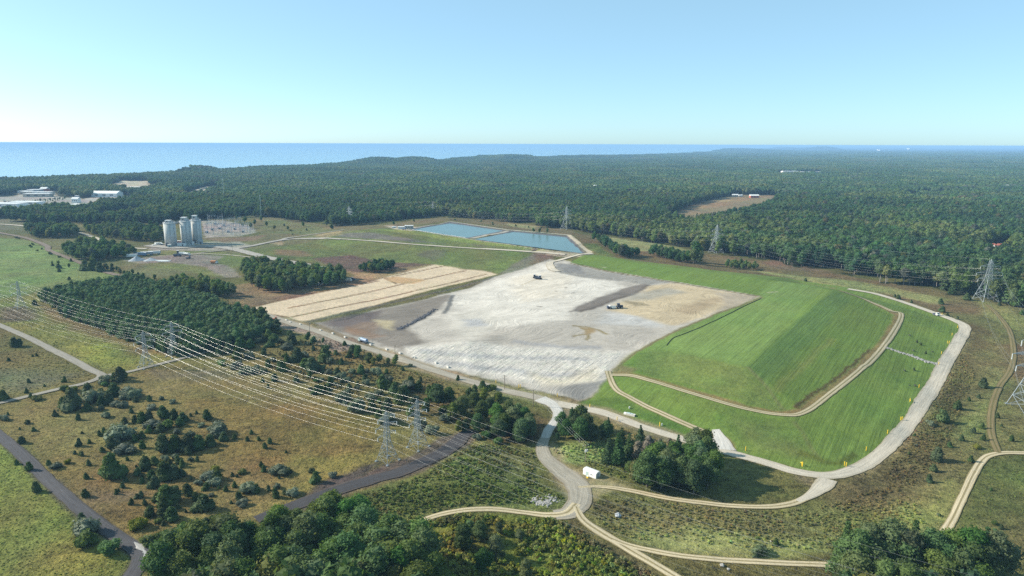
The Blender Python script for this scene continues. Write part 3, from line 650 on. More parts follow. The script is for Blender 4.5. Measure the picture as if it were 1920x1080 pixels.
road('gravel_path', [(1022,822),(1016,838),(1024,860),(1050,882),(1078,905),(1088,930),(1082,948),(1066,962),(1040,966)], (4.6,5.5,7,9,9,8,6), M_haul, 1.5)
road('dirt_track', [(756,992),(800,973),(850,960),(920,955),(980,961),(1030,966),(1062,962),(1080,945)], (2.6,2.8,3.0,3.2,3.6,4.5), M_sandtrack, 1.5)
road('dirt_track', [(1080,950),(1088,968),(1105,985),(1150,1013),(1200,1043),(1280,1090),(1340,1125)], (2.5,4.2,3.8,3.4,3.4), M_sandtrack, 1.5)
road('dirt_track', [(1140,1008),(1190,1026),(1280,1043),(1400,1053),(1560,1060)], 2.9, M_sandtrack, 1.5)
road('dirt_track', [(1084,914),(1120,913),(1180,920),(1260,936),(1340,946),(1420,951),(1475,947),(1512,934),(1530,922),(1540,914)], (1.2,2.9,2.9,2.9,3.0,3.2,3.0), M_sandtrack, 1.5)
road('dirt_track', [(2000,846),(1920,850),(1880,850),(1848,858),(1826,888),(1806,930),(1786,973),(1760,1015),(1740,1050)], 3.0, M_sandtrack, 1.5)
road('gravel_apron', [(1496,941),(1518,930),(1537,916),(1547,907),(1552,899)], (2.4,3.6,5,6.5,6.5), M_pale, 1.2)
road('faint_track', [(1872,850),(1858,810),(1860,765),(1874,725),(1894,695),(1900,660),(1892,620),(1870,590),(1850,572)], 3.0, M_faint)
road('cinder_track', [(-40,785),(0,818),(60,871),(120,928),(180,978),(230,1013),(262,1036),(262,1055),(240,1090)], (4.4,4.6,4.6,4.6,5), M_black)
road('cinder_track', [(252,1040),(280,1034),(330,1031),(380,1040)], (5,4,4), M_black)
road('white_spill', [(251,1018),(262,1026),(270,1040),(268,1050)], (.6,1.8,1.5,.4), M_spill, .5, 1.5)
road('cinder_track', [(480,975),(540,953),(640,917),(700,899),(760,881),(830,849),(866,820),(882,808)], (5,6.5,7,7,8,8,6), M_cinder)
road('side_road', [(-60,585),(0,611),(60,637),(120,667),(170,694),(190,705),(160,719),(80,737),(0,756),(-60,770)], (4.8,4.6,4.6,4.6,5,4,3.6), M_grey)
road('side_road', [(186,706),(240,698),(300,683),(380,662),(440,647),(500,629)], 3.6, M_grey)
road('rail_bed', [(-60,428),(0,437),(50,447),(88,462),(92,470),(140,489),(200,511),(238,519)], 6, M_rail)
road('side_road', [(60,428),(144,436),(200,454),(240,464),(275,467)], 6, M_pale)
road('side_road', [(-60,421),(0,421),(48,425),(62,432)], 6, M_pale)
road('concrete_road', [(280,461),(330,465),(380,462),(430,466),(500,483),(570,496),(640,510)], (14,14,12,11,11), M_conc)
road('side_road', [(430,469),(400,472),(365,476)], 4, M_grey)
road('side_road', [(358,476),(420,478),(470,483)], 2.5, M_pale)
road('side_road', [(425,468),(470,462),(520,452),(545,449),(600,447.5),(640,449)], 7, M_conc)
road('bench_road', [(600,447.5),(640,448.5),(700,452.5),(800,460.5),(900,467),(1000,473.5),(1060,478)], 4.5, M_pale)
road('side_road', [(520,452),(545,446),(600,438),(645,431.5)], 5, M_conc)
road('ash_haul_road', [(1110,476),(1075,481),(1050,488),(1032,492),(1033,502),(1045,510)], 7, M_pale)
road('side_road', [(355,365),(378,354),(403,349)], 9, M_pale)

# ---------------------------------------------------------------- water
def water_mat(name, c, rough, bump, scale, spec=.5):
    w = N(name); pos = w.n('ShaderNodeNewGeometry').outputs['Position']
    n = w.noise(pos, scale, 4, .6); n2 = w.noise(pos, scale * .08, 3, .6)
    bp = w.n('ShaderNodeBump', {'Strength': bump, 'Distance': .5, 'Height': w.math('ADD', n, w.math('MULTIPLY', n2, 2.0))})
    hs = w.n('ShaderNodeHueSaturation', {'Color': tuple(c) + (1,), 'Value': w.math('ADD', w.math('MULTIPLY', w.math('SUBTRACT', n2, .5), .3), 1.0)})
    w.bsdf(hs.outputs[0], rough, spec, normal=bp.outputs[0], IOR=1.33); return w.m
WP = water_mat('pond_water', (.10, .170, .168), .25, .08, .3, .25)
for k in POND:
    P = [G(u, v, 9.4) for u, v in POND[k]]; c = np.mean(P, axis=0)
    P = [c + (np.array(p) - c) * (1.02) for p in P]
    me = bpy.data.meshes.new('pond_water'); me.from_pydata([(p[0], p[1], 9.25) for p in P], [], [(3, 2, 1, 0)]); me.materials.append(WP)
    o = bpy.data.objects.new('pond_water', me); col.objects.link(o)
    if me.polygons[0].normal.z < 0: me.flip_normals()
    tag(o, kind='structure')
LK = np.linspace(-math.radians(62), math.radians(40), 240); rl = np.geomspace(1500, 90000, 60)
lr, la = np.meshgrid(rl, LK, indexing='ij'); ii = np.arange(lr.size).reshape(lr.shape)
o = mesh_np('lake', np.stack([(lr * np.sin(la)).ravel(), (lr * np.cos(la)).ravel(), np.full(lr.size, -15.0)], 1), np.stack([ii[:-1, :-1], ii[:-1, 1:], ii[1:, 1:], ii[1:, :-1]], -1).reshape(-1, 4)[:, ::-1], water_mat('lake_water', (.05, .20, .32), .12, .2, .02))
tag(o, kind='structure')

# ---------------------------------------------------------------- haze
w = N('haze'); vol = w.n('ShaderNodeVolumePrincipled', {'Color': (.38, .66, 1.0, 1), 'Density': 8.5e-5, 'Anisotropy': 0.0})
w.t.links.new(vol.outputs[0], w.out.inputs[1])
def box_mesh(name, lo, hi):
    me = bpy.data.meshes.new(name); (a, b, c), (d, e, f) = lo, hi
    me.from_pydata([(a,b,c),(d,b,c),(d,e,c),(a,e,c),(a,b,f),(d,b,f),(d,e,f),(a,e,f)], [], [(3,2,1,0),(4,5,6,7),(0,1,5,4),(1,2,6,5),(2,3,7,6),(3,0,4,7)]); return me
o = bpy.data.objects.new('haze', box_mesh('haze', (-110000, -300, -45), (110000, 110000, 121.2))); o.data.materials.append(w.m); col.objects.link(o)
tag(o, 'pale blue summer haze over the whole landscape', 'haze', kind='stuff')
# ---------------------------------------------------------------- vegetation
def foliage(name, c, hue=.03, val=.35, sat=.2, trans=.25, inst=None):
    w = N(name); r = w.n('ShaderNodeObjectInfo').outputs['Random']; pos = w.n('ShaderNodeTexCoord').outputs['Object']
    r2 = w.math('FRACT', w.math('MULTIPLY', r, 37.7)); r3 = w.math('FRACT', w.math('MULTIPLY', r, 91.3))
    nz = w.noise(pos, .55, 3, .6)
    base = tuple(c) + (1,)
    if inst: base = w.n('ShaderNodeAttribute', attribute_name='tint', attribute_type='INSTANCER').outputs['Color']
    hs = w.n('ShaderNodeHueSaturation', {'Color': base, 'Hue': w.math('ADD', w.math('MULTIPLY', w.math('SUBTRACT', r, .5), 2 * hue), .5),
        'Saturation': w.math('ADD', w.math('MULTIPLY', w.math('SUBTRACT', r2, .5), 2 * sat), 1.0),
        'Value': w.math('MULTIPLY', w.math('ADD', w.math('MULTIPLY', w.math('SUBTRACT', r3, .5), 2 * val), 1.0), w.math('ADD', w.math('MULTIPLY', w.math('SUBTRACT', nz, .5), .7), 1.0))})
    d = w.n('ShaderNodeBsdfPrincipled', {'Base Color': hs.outputs[0], 'Roughness': .8, 'Specular IOR Level': .15})
    t = w.n('ShaderNodeBsdfTranslucent', {'Color': w.mix(1.0, hs.outputs[0], (1.3, 1.25, .6), 'MULTIPLY')})
    m = w.n('ShaderNodeMixShader', {0: trans, 1: d.outputs[0], 2: t.outputs[0]}); w.t.links.new(m.outputs[0], w.out.inputs[0]); return w.m
F_leaf = foliage('leaf_green', (.088, .136, .048), .04, .38, .25, .35); F_pine = foliage('pine_needles', (.072, .122, .050), .02, .28, .15, .25)
F_silver = foliage('olive_leaves', (.135, .16, .105), .02, .25, .2, .2); F_cedar = foliage('cedar_needles', (.070, .108, .042), .025, .3, .2, .25)
F_yellow = foliage('yellow_green_leaves', (.125, .145, .035), .025, .2); F_tint = foliage('weeds', (.1, .1, .05), .015, .22, .15, .2, inst=True)
F_forest = foliage('forest_leaves', (.06, .11, .04), .02, .25, .15, .35, inst=True)
F_plant = foliage('planted_pine_needles', (.088, .150, .066), .02, .25, .15, .3)
F_dry = foliage('bare_twigs', (.13, .115, .085), .01, .2, .2, .1)
M_bark = simple('bark', (.15, .13, .11), .9, .1, var=.2); M_bark_pale = simple('pale_bark', (.30, .27, .24), .9, .1, var=.2)

def _cubesphere(n=3):
    V = []; Q = []; key = {}
    def vid(p):
        p = np.array(p, float); p /= np.linalg.norm(p); k = tuple(np.round(p, 4))
        if k not in key: key[k] = len(V); V.append(p)
        return key[k]
    for ax in range(3):
        for sg in (-1, 1):
            for i in range(n):
                for j in range(n):
                    q = []
                    for a, b in ((i, j), (i + 1, j), (i + 1, j + 1), (i, j + 1)):
                        p = [0, 0, 0]; p[ax] = sg; p[(ax + 1) % 3] = math.tan((2 * a / n - 1) * math.pi / 4) * sg; p[(ax + 2) % 3] = math.tan((2 * b / n - 1) * math.pi / 4); q.append(vid(p))
                    Q.append(q)
    return np.array(V), np.array(Q)
CSV, CSQ = _cubesphere(3); CSV2, CSQ2 = _cubesphere(2)
class Leaf:
    """quads of foliage: leaf clumps over lobes, plus an inner mass for each lobe"""
    def __init__(s, seed): s.V = []; s.Q = []; s.n = 0; s.r = np.random.default_rng(seed)
    def add(s, V, Q): s.V.append(V); s.Q.append(Q + s.n); s.n += len(V)
    def core(s, c, r, k=.8, lo=False, squash=1.0):
        cs, cq = (CSV2, CSQ2) if lo else (CSV, CSQ)
        j = 1 + s.r.normal(0, .12, (len(cs), 1)); s.add(np.array(c) + cs * r * k * j * np.array([1, 1, squash]), cq)
    def clumps(s, c, r, n, size, up=-.45, squash=1.0, tilt=.6, shell=(.78, 1.1)):
        d = s.r.normal(size=(int(n * 1.9) + 8, 3)); d /= np.linalg.norm(d, axis=1)[:, None]; d = d[d[:, 2] > up][:n]; n = len(d)
        p = np.array(c) + d * r * s.r.uniform(shell[0], shell[1], (n, 1)) * np.array([1, 1, squash])
        nn = d + s.r.normal(0, tilt, (n, 3)); nn /= np.linalg.norm(nn, axis=1)[:, None]
        t = np.cross(nn, s.r.normal(size=(n, 3))); t /= np.linalg.norm(t, axis=1)[:, None]; b = np.cross(nn, t)
        a = size * s.r.uniform(.6, 1.35, (n, 1)) * .5; e = a * s.r.uniform(.55, 1.0, (n, 1)); k = nn * a * .35
        V = np.stack([p + t * a, p + b * e + k, p - t * a, p - b * e + k * s.r.uniform(-1, 1, (n, 1))], 1).reshape(-1, 3)
        s.add(V, np.arange(4 * n).reshape(n, 4))
    def arrays(s): return np.concatenate(s.V), np.concatenate(s.Q)
def tube(pts, rads, n=6):
    V = []; Q = []
    for i, (p, r) in enumerate(zip(pts, rads)):
        p = np.array(p, float); a = np.array(pts[max(i - 1, 0)], float); b = np.array(pts[min(i + 1, len(pts) - 1)], float); d = b - a; d /= np.linalg.norm(d) + 1e-9
        t = np.cross(d, (0.3, .9, .1)); t /= np.linalg.norm(t) + 1e-9; e = np.cross(d, t)
        for k in range(n):
            w = 2 * math.pi * k / n; V.append(p + r * (math.cos(w) * t + math.sin(w) * e))
    for i in range(len(pts) - 1):
        for k in range(n): Q.append((i * n + k, i * n + (k + 1) % n, (i + 1) * n + (k + 1) % n, (i + 1) * n + k))
    return np.array(V), np.array(Q)
def join_q(parts):
    V = []; Q = []; n = 0
    for v, q in parts: V.append(v); Q.append(q + n); n += len(v)
    return np.concatenate(V), np.concatenate(Q)
def lobes_broad(rng, h, wide=.3, k=12, base=.32):
    L = []
    for i in range(k):
        a = rng.uniform(0, 6.28); zz = rng.uniform(0, 1); rad = wide * h * math.sin(math.pi * (.18 + .78 * zz)) * rng.uniform(.25, .8)
        L.append(((rad * math.cos(a), rad * math.sin(a), h * (base + .08 + (.80 - base) * zz)), h * rng.uniform(.075, .17)))
    L.append(((0, 0, h * .62), h * .2)); L.append(((rng.normal(0, .03) * h, rng.normal(0, .03) * h, h * .84), h * .13)); return L
def broad(seed, h=14, n=1700, size=.62, wide=.30, lo=False, k=13, base=.13):
    f = Leaf(seed); L = lobes_broad(f.r, h, wide, k if not lo else 6, base); tot = sum(r * r for c, r in L)
    for c, r in L:
        f.core(c, r * (1.25 if lo else 1), .84, lo); f.clumps(c, r * (1.25 if lo else 1), int(n * r * r / tot), size, shell=(.7, 1.18 if lo else 1.3))
    limbs = [((0, 0, 0), (h * .01, 0, h * .25), (0, h * .01, h * .7), h * .016)]
    tr = [tube([(0, 0, -.5), (h * .006, 0, h * .22), (0, h * .01, h * .5), (0, 0, h * .78)], [h * .02, h * .016, h * .011, h * .003], 6)]
    if not lo:
        for c, r in L[:6]: tr.append(tube([(0, 0, h * .28), (c[0] * .45, c[1] * .45, h * .2 + c[2] * .45), c], [h * .009, h * .006, h * .002], 5))
    return f.arrays(), join_q(tr)
def pine(seed, h=13, n=1500, size=.55, rb=.2, base=.12, lo=False, bare=.0):
    f = Leaf(seed); z = h * base; tiers = 7 if lo else 13
    for i in range(tiers):
        t = i / (tiers - 1); zz = h * (base + (0.96 - base) * t); R = h * rb * ((1 - t) ** .8 * .95 + .05) * f.r.uniform(.8, 1.15); kb = max(3, int((4 if lo else 7) * (1 - t) + 2))
        for j in range(kb):
            a = 6.28 * j / kb + f.r.uniform(0, 1); rr = R * f.r.uniform(.45, .75); c = (rr * math.cos(a), rr * math.sin(a), zz - R * .12 * f.r.uniform(0, 1.5)); rl = max(R * .42, h * .025)
            f.clumps(c, rl, max(3, int(n / (tiers * (4.0 if lo else 5.5)))), size, up=-.6, squash=.55, tilt=.7)
        f.core((0, 0, zz), max(R * .62, h * .02), .9, True, .6)
    return f.arrays(), tube([(0, 0, -.5), (0, 0, h * .5), (0, 0, h * .97)], [h * .016, h * .01, h * .002], 6)
def shrub(seed, w=4.0, h=2.8, n=520, size=.34, k=8, conic=False):
    f = Leaf(seed)
    for i in range(k):
        a = f.r.uniform(0, 6.28); t = i / k
        if conic: rr = w * .22 * (1 - t) * f.r.uniform(.3, 1); c = (rr * math.cos(a), rr * math.sin(a), h * (.12 + .74 * t)); r = w * (.34 - .2 * t)
        else: rr = w * .3 * f.r.uniform(.3, 1); c = (rr * math.cos(a), rr * math.sin(a), h * f.r.uniform(.22, .62)); r = w * f.r.uniform(.17, .27)
        f.core(c, r, .85, True); f.clumps(c, r, n // k, size, up=-.75)
    return f.arrays()
def mesh2(name, fol, trunk, mf, mt):
    """one mesh, foliage and trunk with their own materials"""
    V, Q = join_q([fol, trunk]); me = mesh_np(name, V, Q, None, smooth=False, link=False); me.materials.append(mf); me.materials.append(mt)
    mi = np.zeros(len(Q), np.int32); mi[len(fol[1]):] = 1; me.polygons.foreach_set('material_index', mi); return me
def pq(name, a, m): return mesh_np(name, a[0], a[1], m, smooth=False, link=False)

rng = np.random.default_rng(7)
# prototypes (mesh data only)
BR = [broad(100 + i, 14, 3400, .56, [.30, .26, .34, .28, .24, .32][i], k=[19, 17, 22, 18, 15, 20][i], base=[.12, .16, .10, .14, .18, .12][i]) for i in range(6)]
BR_crown = [pq('crown', b[0], F_leaf) for b in BR]; BR_trunk = [pq('trunk', b[1], M_bark) for b in BR]
BRY_crown = [pq('crown', broad(140 + i, 14, 1500, .6, .26)[0], F_yellow) for i in range(2)]
DRY_crown = [pq('crown', broad(150 + i, 14, 700, .5, .22)[0], F_dry) for i in range(2)]
PN = [pine(200 + i, 13, 2600, .58, [.27, .22, .30][i], [.12, .2, .1][i]) for i in range(3)]
PN_crown = [pq('crown', p[0], F_pine) for p in PN]; PN_trunk = [pq('trunk', p[1], M_bark) for p in PN]
BR1 = [mesh2('broadleaf_tree', *broad(300 + i, 14, 420, 1.25, [.32, .28, .34, .30][i], lo=True, base=.2), F_leaf, M_bark) for i in range(4)]
PN1 = [mesh2('pine_tree', *pine(320 + i, 13, 520, 1.0, [.2, .18, .23][i], [.12, .3, .1][i], lo=True), F_pine, M_bark) for i in range(3)]
TALL1 = [mesh2('tall_pine', *broad(340 + i, 15, 300, 1.2, .2, lo=True, base=.5), F_leaf, M_bark_pale) for i in range(2)]
PLN = [mesh2('plantation_pine', *(broad(360 + i, 9.3, 620, .5, .14, lo=True, base=.08) if i % 2 else pine(360 + i, 8.6, 760, .55, .24, .1, lo=True)), F_plant, M_bark) for i in range(4)]
def retint(me, m):
    c = me.copy(); c.materials[0] = m; return c
BR1F = [retint(m, F_forest) for m in BR1]; PN1F = [retint(m, F_forest) for m in PN1]; TALL1F = [retint(m, F_forest) for m in TALL1]
SH = {'g': [pq('silver_shrub', shrub(400 + i, 4, 2.8, 620, .36, 9), F_silver) for i in range(4)],
      'd': [pq('cedar_shrub', shrub(420 + i, 3.4, 3.6, 560, .36, 9, True), F_cedar) for i in range(4)],
      'c': [pq('leafy_shrub', shrub(440 + i, 4, 3.0, 640, .38, 9), F_leaf) for i in range(4)],
      'y': [pq('yellow_shrub', shrub(460 + i, 4, 2.8, 620, .36, 9), F_yellow) for i in range(3)]}

def samples_in(px, spacing, jit=.42, world=None):
    P = world if world is not None else poly(px); lo = P.min(0); hi = P.max(0)
    X, Y = np.meshgrid(np.arange(lo[0], hi[0], spacing), np.arange(lo[1], hi[1], spacing)); X = X.ravel() + rng.uniform(-jit, jit, X.size) * spacing; Y = Y.ravel() + rng.uniform(-jit, jit, Y.size) * spacing
    k = sdist(P, X, Y) < 0; return np.stack([X[k], Y[k]], 1)
TREES = []   # (species, x, y, height, crown width factor, place text, group)
def grove(px, spacing, h, sp, text, group, world=None):
    pts = samples_in(px, spacing, world=world)
    for x, y in pts: TREES.append((rng.choice(list(sp)), x, y, rng.uniform(*h), rng.uniform(.9, 1.15), text, group))
def tree(u, v, hpx, sp, text, group, wf=1.0):
    p = gp(u, v); TREES.append((sp, p.x, p.y, hpx / FPX * math.dist(p, (0, 0, H)) * 1.06, wf, text, group))
# groves: px of the ground they stand on
BG = 'the dark grove beside the black cinder track'
grove([(300,1078),(345,1058),(420,1046),(500,1020),(560,1000),(620,985),(700,990),(725,1012),(690,1040),(600,1062),(520,1085),(430,1110),(300,1130)], 5.6, (11.5, 15.5), 'bbbb', BG, 'trees of the dark grove by the cinder track')
grove([(470,1130),(560,1110),(640,1085),(700,1058),(750,1040),(800,1048),(825,1075),(815,1120),(830,1180),(640,1260),(350,1260),(330,1170)], 6.0, (13.5, 18.5), 'bbbbbby', BG.replace('dark', 'tall lower'), 'trees of the tall grove at the bottom')
for u, v, hp, s in [(900,1012,36,'b'),(930,1045,40,'b'),(905,1075,46,'b'),(975,1012,20,'b'),(880,1005,30,'b'),(935,1000,22,'b'),(985,1090,40,'y'),(870,1035,50,'b')]: tree(u, v, hp, s, 'the scrub below the pale curved track', 'trees in the scrub below the pale track')
grove([(1575,1092),(1640,1085),(1700,1095),(1790,1098),(1850,1100),(1860,1180),(1560,1190)], 5.4, (12, 15.5), 'bbbbbp', 'the grove under the sandy two-rut track', 'trees of the grove under the two-rut track')
for u, v, hp, s in [(1580,1076,88,'p'),(1706,1075,86,'p'),(1740,1088,80,'b'),(1838,1080,76,'p'),(1665,1082,92,'b'),(1620,1080,86,'b'),(1775,1086,78,'b'),(1600,1095,90,'b'),(1690,1095,84,'b'),(1810,1092,86,'b'),(1855,1095,80,'b')]: tree(u, v, hp, s, 'the grove under the sandy two-rut track', 'trees of the grove under the two-rut track')
grove([(1205,912),(1260,925),(1325,928),(1345,905),(1330,880),(1290,868),(1240,880),(1200,895)], 4.6, (10, 14), 'bbbb', 'the grove beyond the white shed', 'trees of the grove by the white shed')
for u, v, hp, s in [(1140,868,46,'p'),(1158,872,60,'p'),(1178,866,52,'p'),(1165,850,48,'p'),(1200,835,38,'p'),(1195,870,44,'w'),(1215,860,44,'w'),(1235,862,40,'w'),(1225,880,46,'p'),(1188,902,36,'y'),(1205,908,38,'y'),(1180,895,30,'b'),(1270,862,46,'p'),(1300,862,58,'b'),(1320,870,60,'b'),(1255,845,24,'w'),(1320,850,40,'w')]: tree(u, v, hp, s, 'the grove beyond the white shed', 'trees of the grove by the white shed')
grove([(1048,822),(1090,835),(1125,832),(1120,812),(1085,800),(1055,802)], 4.6, (8.5, 11.5), 'bbp', 'the clump inside the fork of the haul road', 'trees in the fork of the haul road')
for u, v, hp, s in [(1045,825,14,'b'),(1135,825,36,'b'),(1140,810,28,'p')]: tree(u, v, hp, s, 'the clump inside the fork of the haul road', 'trees in the fork of the haul road')
grove([(935,825),(985,832),(1010,815),(1000,795),(960,790),(925,808)], 5.0, (8, 10.5), 'bbb', 'the clump below the road junction', 'trees below the road junction')
for u, v, hp, s in [(850,790,36,'y'),(868,785,44,'b'),(822,760,38,'b'),(800,775,24,'b'),(888,770,36,'b'),(905,790,40,'b'),(920,775,30,'b'),(895,810,34,'b'),(930,800,44,'b'),(955,775,26,'b'),(842,755,30,'b'),(880,748,22,'b'),(908,752,26,'y'),(860,810,22,'y'),(935,760,24,'y')]: tree(u, v, hp, s, 'the scrub belt above the black cinder bank', 'trees in the scrub belt')
for u, v, hp, s in [(662,668,22,'b'),(672,672,24,'b'),(692,684,22,'b'),(700,686,18,'b'),(712,683,20,'y'),(728,685,16,'b'),(742,686,20,'b'),(668,665,16,'b'),(588,647,18,'b'),(578,640,18,'b'),(606,643,10,'b'),(492,612,34,'b'),(480,606,28,'b'),(502,618,26,'b'),(520,625,24,'y'),(545,640,20,'b'),(505,640,22,'b'),(515,648,22,'b')]: tree(u, v, hp, s, 'the scrub under the grey haul road', 'trees under the grey haul road')
grove([(458,534),(490,546),(520,553),(560,545),(600,540),(645,533),(648,522),(600,515),(540,508),(500,500),(460,503)], 6.0, (9, 13), 'bbbb', 'the grove at the corner of the sand pad', 'trees at the sand pad corner')
grove([(672,509),(690,512),(720,512),(742,508),(735,500),(700,499)], 5.0, (7, 9), 'bb', 'the small round clump above the sand pad', 'trees above the sand pad')
grove([(310,545),(350,535),(400,545),(435,550),(440,558),(400,562),(380,555),(330,550)], 5.5, (8, 12), 'bbby', 'the strip between the pines and the yard', 'trees between the pines and the yard')
grove([(330,528),(385,530),(420,540),(400,546),(340,540)], 6, (5, 8), 'by', 'the strip between the pines and the yard', 'trees between the pines and the yard')
grove([(120,478),(150,462),(190,464),(250,476),(252,484),(210,487),(175,492),(140,488)], 7, (9, 14), 'bbb', 'the clump between the railway and the yard', 'trees between railway and yard')
grove([(165,495),(200,500),(260,516),(300,528),(250,520),(200,510)], 6.5, (3, 6), 'bbc', 'the hedge line beside the railway', 'trees along the railway')
grove([(48,436),(70,432),(140,432),(145,444),(110,448),(60,446)], 8, (11, 15), 'bbb', 'the clump where the railway meets the road', 'trees where the railway meets the road')
grove([(155,436),(220,430),(300,434),(310,450),(280,456),(240,452),(190,446)], 8, (10, 14), 'bbb', 'the wood just before the silos', 'trees of the wood before the silos')
grove([(1113,452),(1130,452),(1160,474),(1175,475),(1195,482),(1160,484),(1148,474),(1125,462)], 6, (8, 12), 'bbb', 'the clump next to the pond corner', 'trees next to the pond corner')
grove([(1160,482),(1200,482),(1195,478),(1160,478)], 5.5, (8, 10), 'bb', 'the clump next to the pond corner', 'trees next to the pond corner')
grove([(1215,478),(1240,486),(1270,492),(1300,494),(1305,486),(1260,480),(1225,474)], 6, (7, 11), 'bbb', 'the hedge above the green cap', 'trees of the hedge above the cap')
for u, v, hp, s in [(1306,492,36,'b'),(1300,495,26,'b'),(1312,496,24,'b')]: tree(u, v, hp, s, 'the hedge above the green cap', 'trees of the hedge above the cap')
grove([(1356,502),(1380,505),(1420,507),(1428,504),(1400,498),(1365,496)], 5, (5, 7), 'bbb', 'the low dark clump by the forest pylon', 'trees by the forest pylon')
for u, v, hp in [(612,424,12),(622,432,10),(568,425,9),(540,432,8),(515,431,8),(1000,436,9),(1012,437,9),(1026,437,9),(738,423,8),(776,417,6),(545,412,9),(470,428,10),(460,418,10),(478,422,10),(490,415,10),(500,425,9),(445,412,9),(455,425,7)]: tree(u, v, hp, 'b', 'the scrub meadow before the forest', 'scattered trees before the forest')
for u, v, hp in [(110,497,8),(130,503,7),(98,495,5),(111,507,4)]: tree(u, v, hp, 'c', 'the green meadow beyond the pylons', 'lone trees on the green meadow')
# forest
def edge_text(u):
    return 'the forest edge behind the silos' if u < 560 else 'the forest edge behind the ponds' if u < 1105 else 'the forest edge behind the hedge' if u < 1440 else 'the tall forest edge beyond the perimeter road'
X, Y = np.meshgrid(np.arange(-1500, 1500, 6.6), np.arange(300, 1700, 6.6)); X = X.ravel() + rng.uniform(-.45, .45, X.size) * 6.6; Y = Y.ravel() + rng.uniform(-.45, .45, Y.size) * 6.6
D = np.hypot(X, Y); A = np.arctan2(X, Y)
k = (D < 1650) & (D > 400) & (np.abs(A) < math.radians(48)); X, Y, D = X[k], Y[k], D[k]; k = in_forest(X, Y) & ~in_clear(X, Y, 4) & (D < shore(X, Y) - 20); X, Y, D = X[k], Y[k], D[k]
fh = 10.5 + 6 * fbm(X / 60, Y / 60, 21) + rng.uniform(-3, 4.5, len(X)) * rng.uniform(0, 1, len(X)); U, V_ = PX(X, Y, 0)
pk = fbm(X / 90, Y / 90, 29); ut = rng.uniform(size=len(X))
for i in range(len(X)):
    right = U[i] > 1150
    s = 'p' if pk[i] > .62 - (.05 if right else 0) and ut[i] < .75 else ('t' if right and ut[i] < .35 else 'b')
    TREES.append((s, X[i], Y[i], fh[i] * (1.12 if U[i] > 1300 else 1.0), 1.05, edge_text(U[i]), 'forest'))

def new_empty(name, loc):
    o = bpy.data.objects.new(name, None); o.empty_display_size = .5; o.location = loc; col.objects.link(o); return o
def link_mesh(name, me, parent=None, loc=None, rz=0.0, sc=1.0):
    o = bpy.data.objects.new(name, me); col.objects.link(o)
    if parent: o.parent = parent
    if loc is not None: o.location = loc; o.rotation_euler = (0, 0, rz); o.scale = (sc, sc, sc) if np.ndim(sc) == 0 else sc
    return o
ta = np.array([(t[1], t[2], t[3]) for t in TREES]); tz = T(ta[:, 0], ta[:, 1]); tu, tv = PX(ta[:, 0], ta[:, 1], tz + ta[:, 2] * .8)
td = np.hypot(ta[:, 0], ta[:, 1]); insight = (tu > -20) & (tu < 1940) & (tv < 1085)
kind_of = np.array(['p' if t[0] == 'p' else 'b' for t in TREES]); show = np.where(insight, ta[:, 2] / td, 0)
isf = np.array([t[6] == 'forest' for t in TREES])
solo = set()
for kk, lim in (('b', 300), ('p', 60)):
    # groves first (they stand clear), then the nearest of the forest's front rows
    order = sorted(np.nonzero((kind_of == kk) & insight)[0], key=lambda i: -show[i] * (1.0 if not isf[i] else .62)); solo |= set(order[:lim])
SPN = {'b': 'leafy green tree', 'y': 'yellow-green tree', 'w': 'thin grey half-bare tree', 'p': 'dark pine', 't': 'tall straight tree', 'c': 'small bushy tree'}
rest = []
depth = {}
for i, t in enumerate(TREES): depth.setdefault((t[5]), []).append(td[i])
for i, (s, x, y, h, wf, text, group) in enumerate(TREES):
    if i not in solo: rest.append(i); continue
    ds = depth[text]; f = (td[i] - min(ds)) / (max(ds) - min(ds) + 1e-6); tall = h > 12
    row = '' if len(ds) < 12 or group == 'forest' else 'on near side of ' if f < .34 else 'in middle of ' if f < .67 else 'on far side of '
    pre = 'at ' if 'edge' in text else 'in ' if not row else ''
    lab = f"{SPN[s]} {pre}{row}{text}"; grp = f"{SPN[s]}s {row or 'in '}{text}"
    z = float(tz[i]) - .15; rz = rng.uniform(0, 6.28); near = td[i] < 430
    nm = {'p': 'pine_tree'}.get(s, 'broadleaf_tree')
    if near:
        e = new_empty(nm, (x, y, z))
        if s == 'p': j = rng.integers(3); cm, tm, h0 = PN_crown[j], PN_trunk[j], 13
        elif s == 'y': j = rng.integers(2); cm, tm, h0 = BRY_crown[j], BR_trunk[j], 14
        elif s == 'w': j = rng.integers(2); cm, tm, h0 = DRY_crown[j], BR_trunk[j], 14
        else: j = rng.integers(6); cm, tm, h0 = BR_crown[j], BR_trunk[j], 14
        e.rotation_euler = (0, 0, rz); k = h / h0; wf *= 1.2 if s in 'by' else 1.0; e.scale = (k * wf, k * wf, k)
        link_mesh('trunk', tm, e); link_mesh('crown', cm, e)
    else:
        me, h0 = (PN1[rng.integers(3)], 13) if s == 'p' else (TALL1[rng.integers(2)], 15) if s == 't' else (BR1[rng.integers(4)], 14)
        k = h / h0; e = link_mesh(nm, me, None, (x, y, z), rz, (k * wf, k * wf, k))
    tag(e, lab, 'pine' if s == 'p' else 'tree', grp)

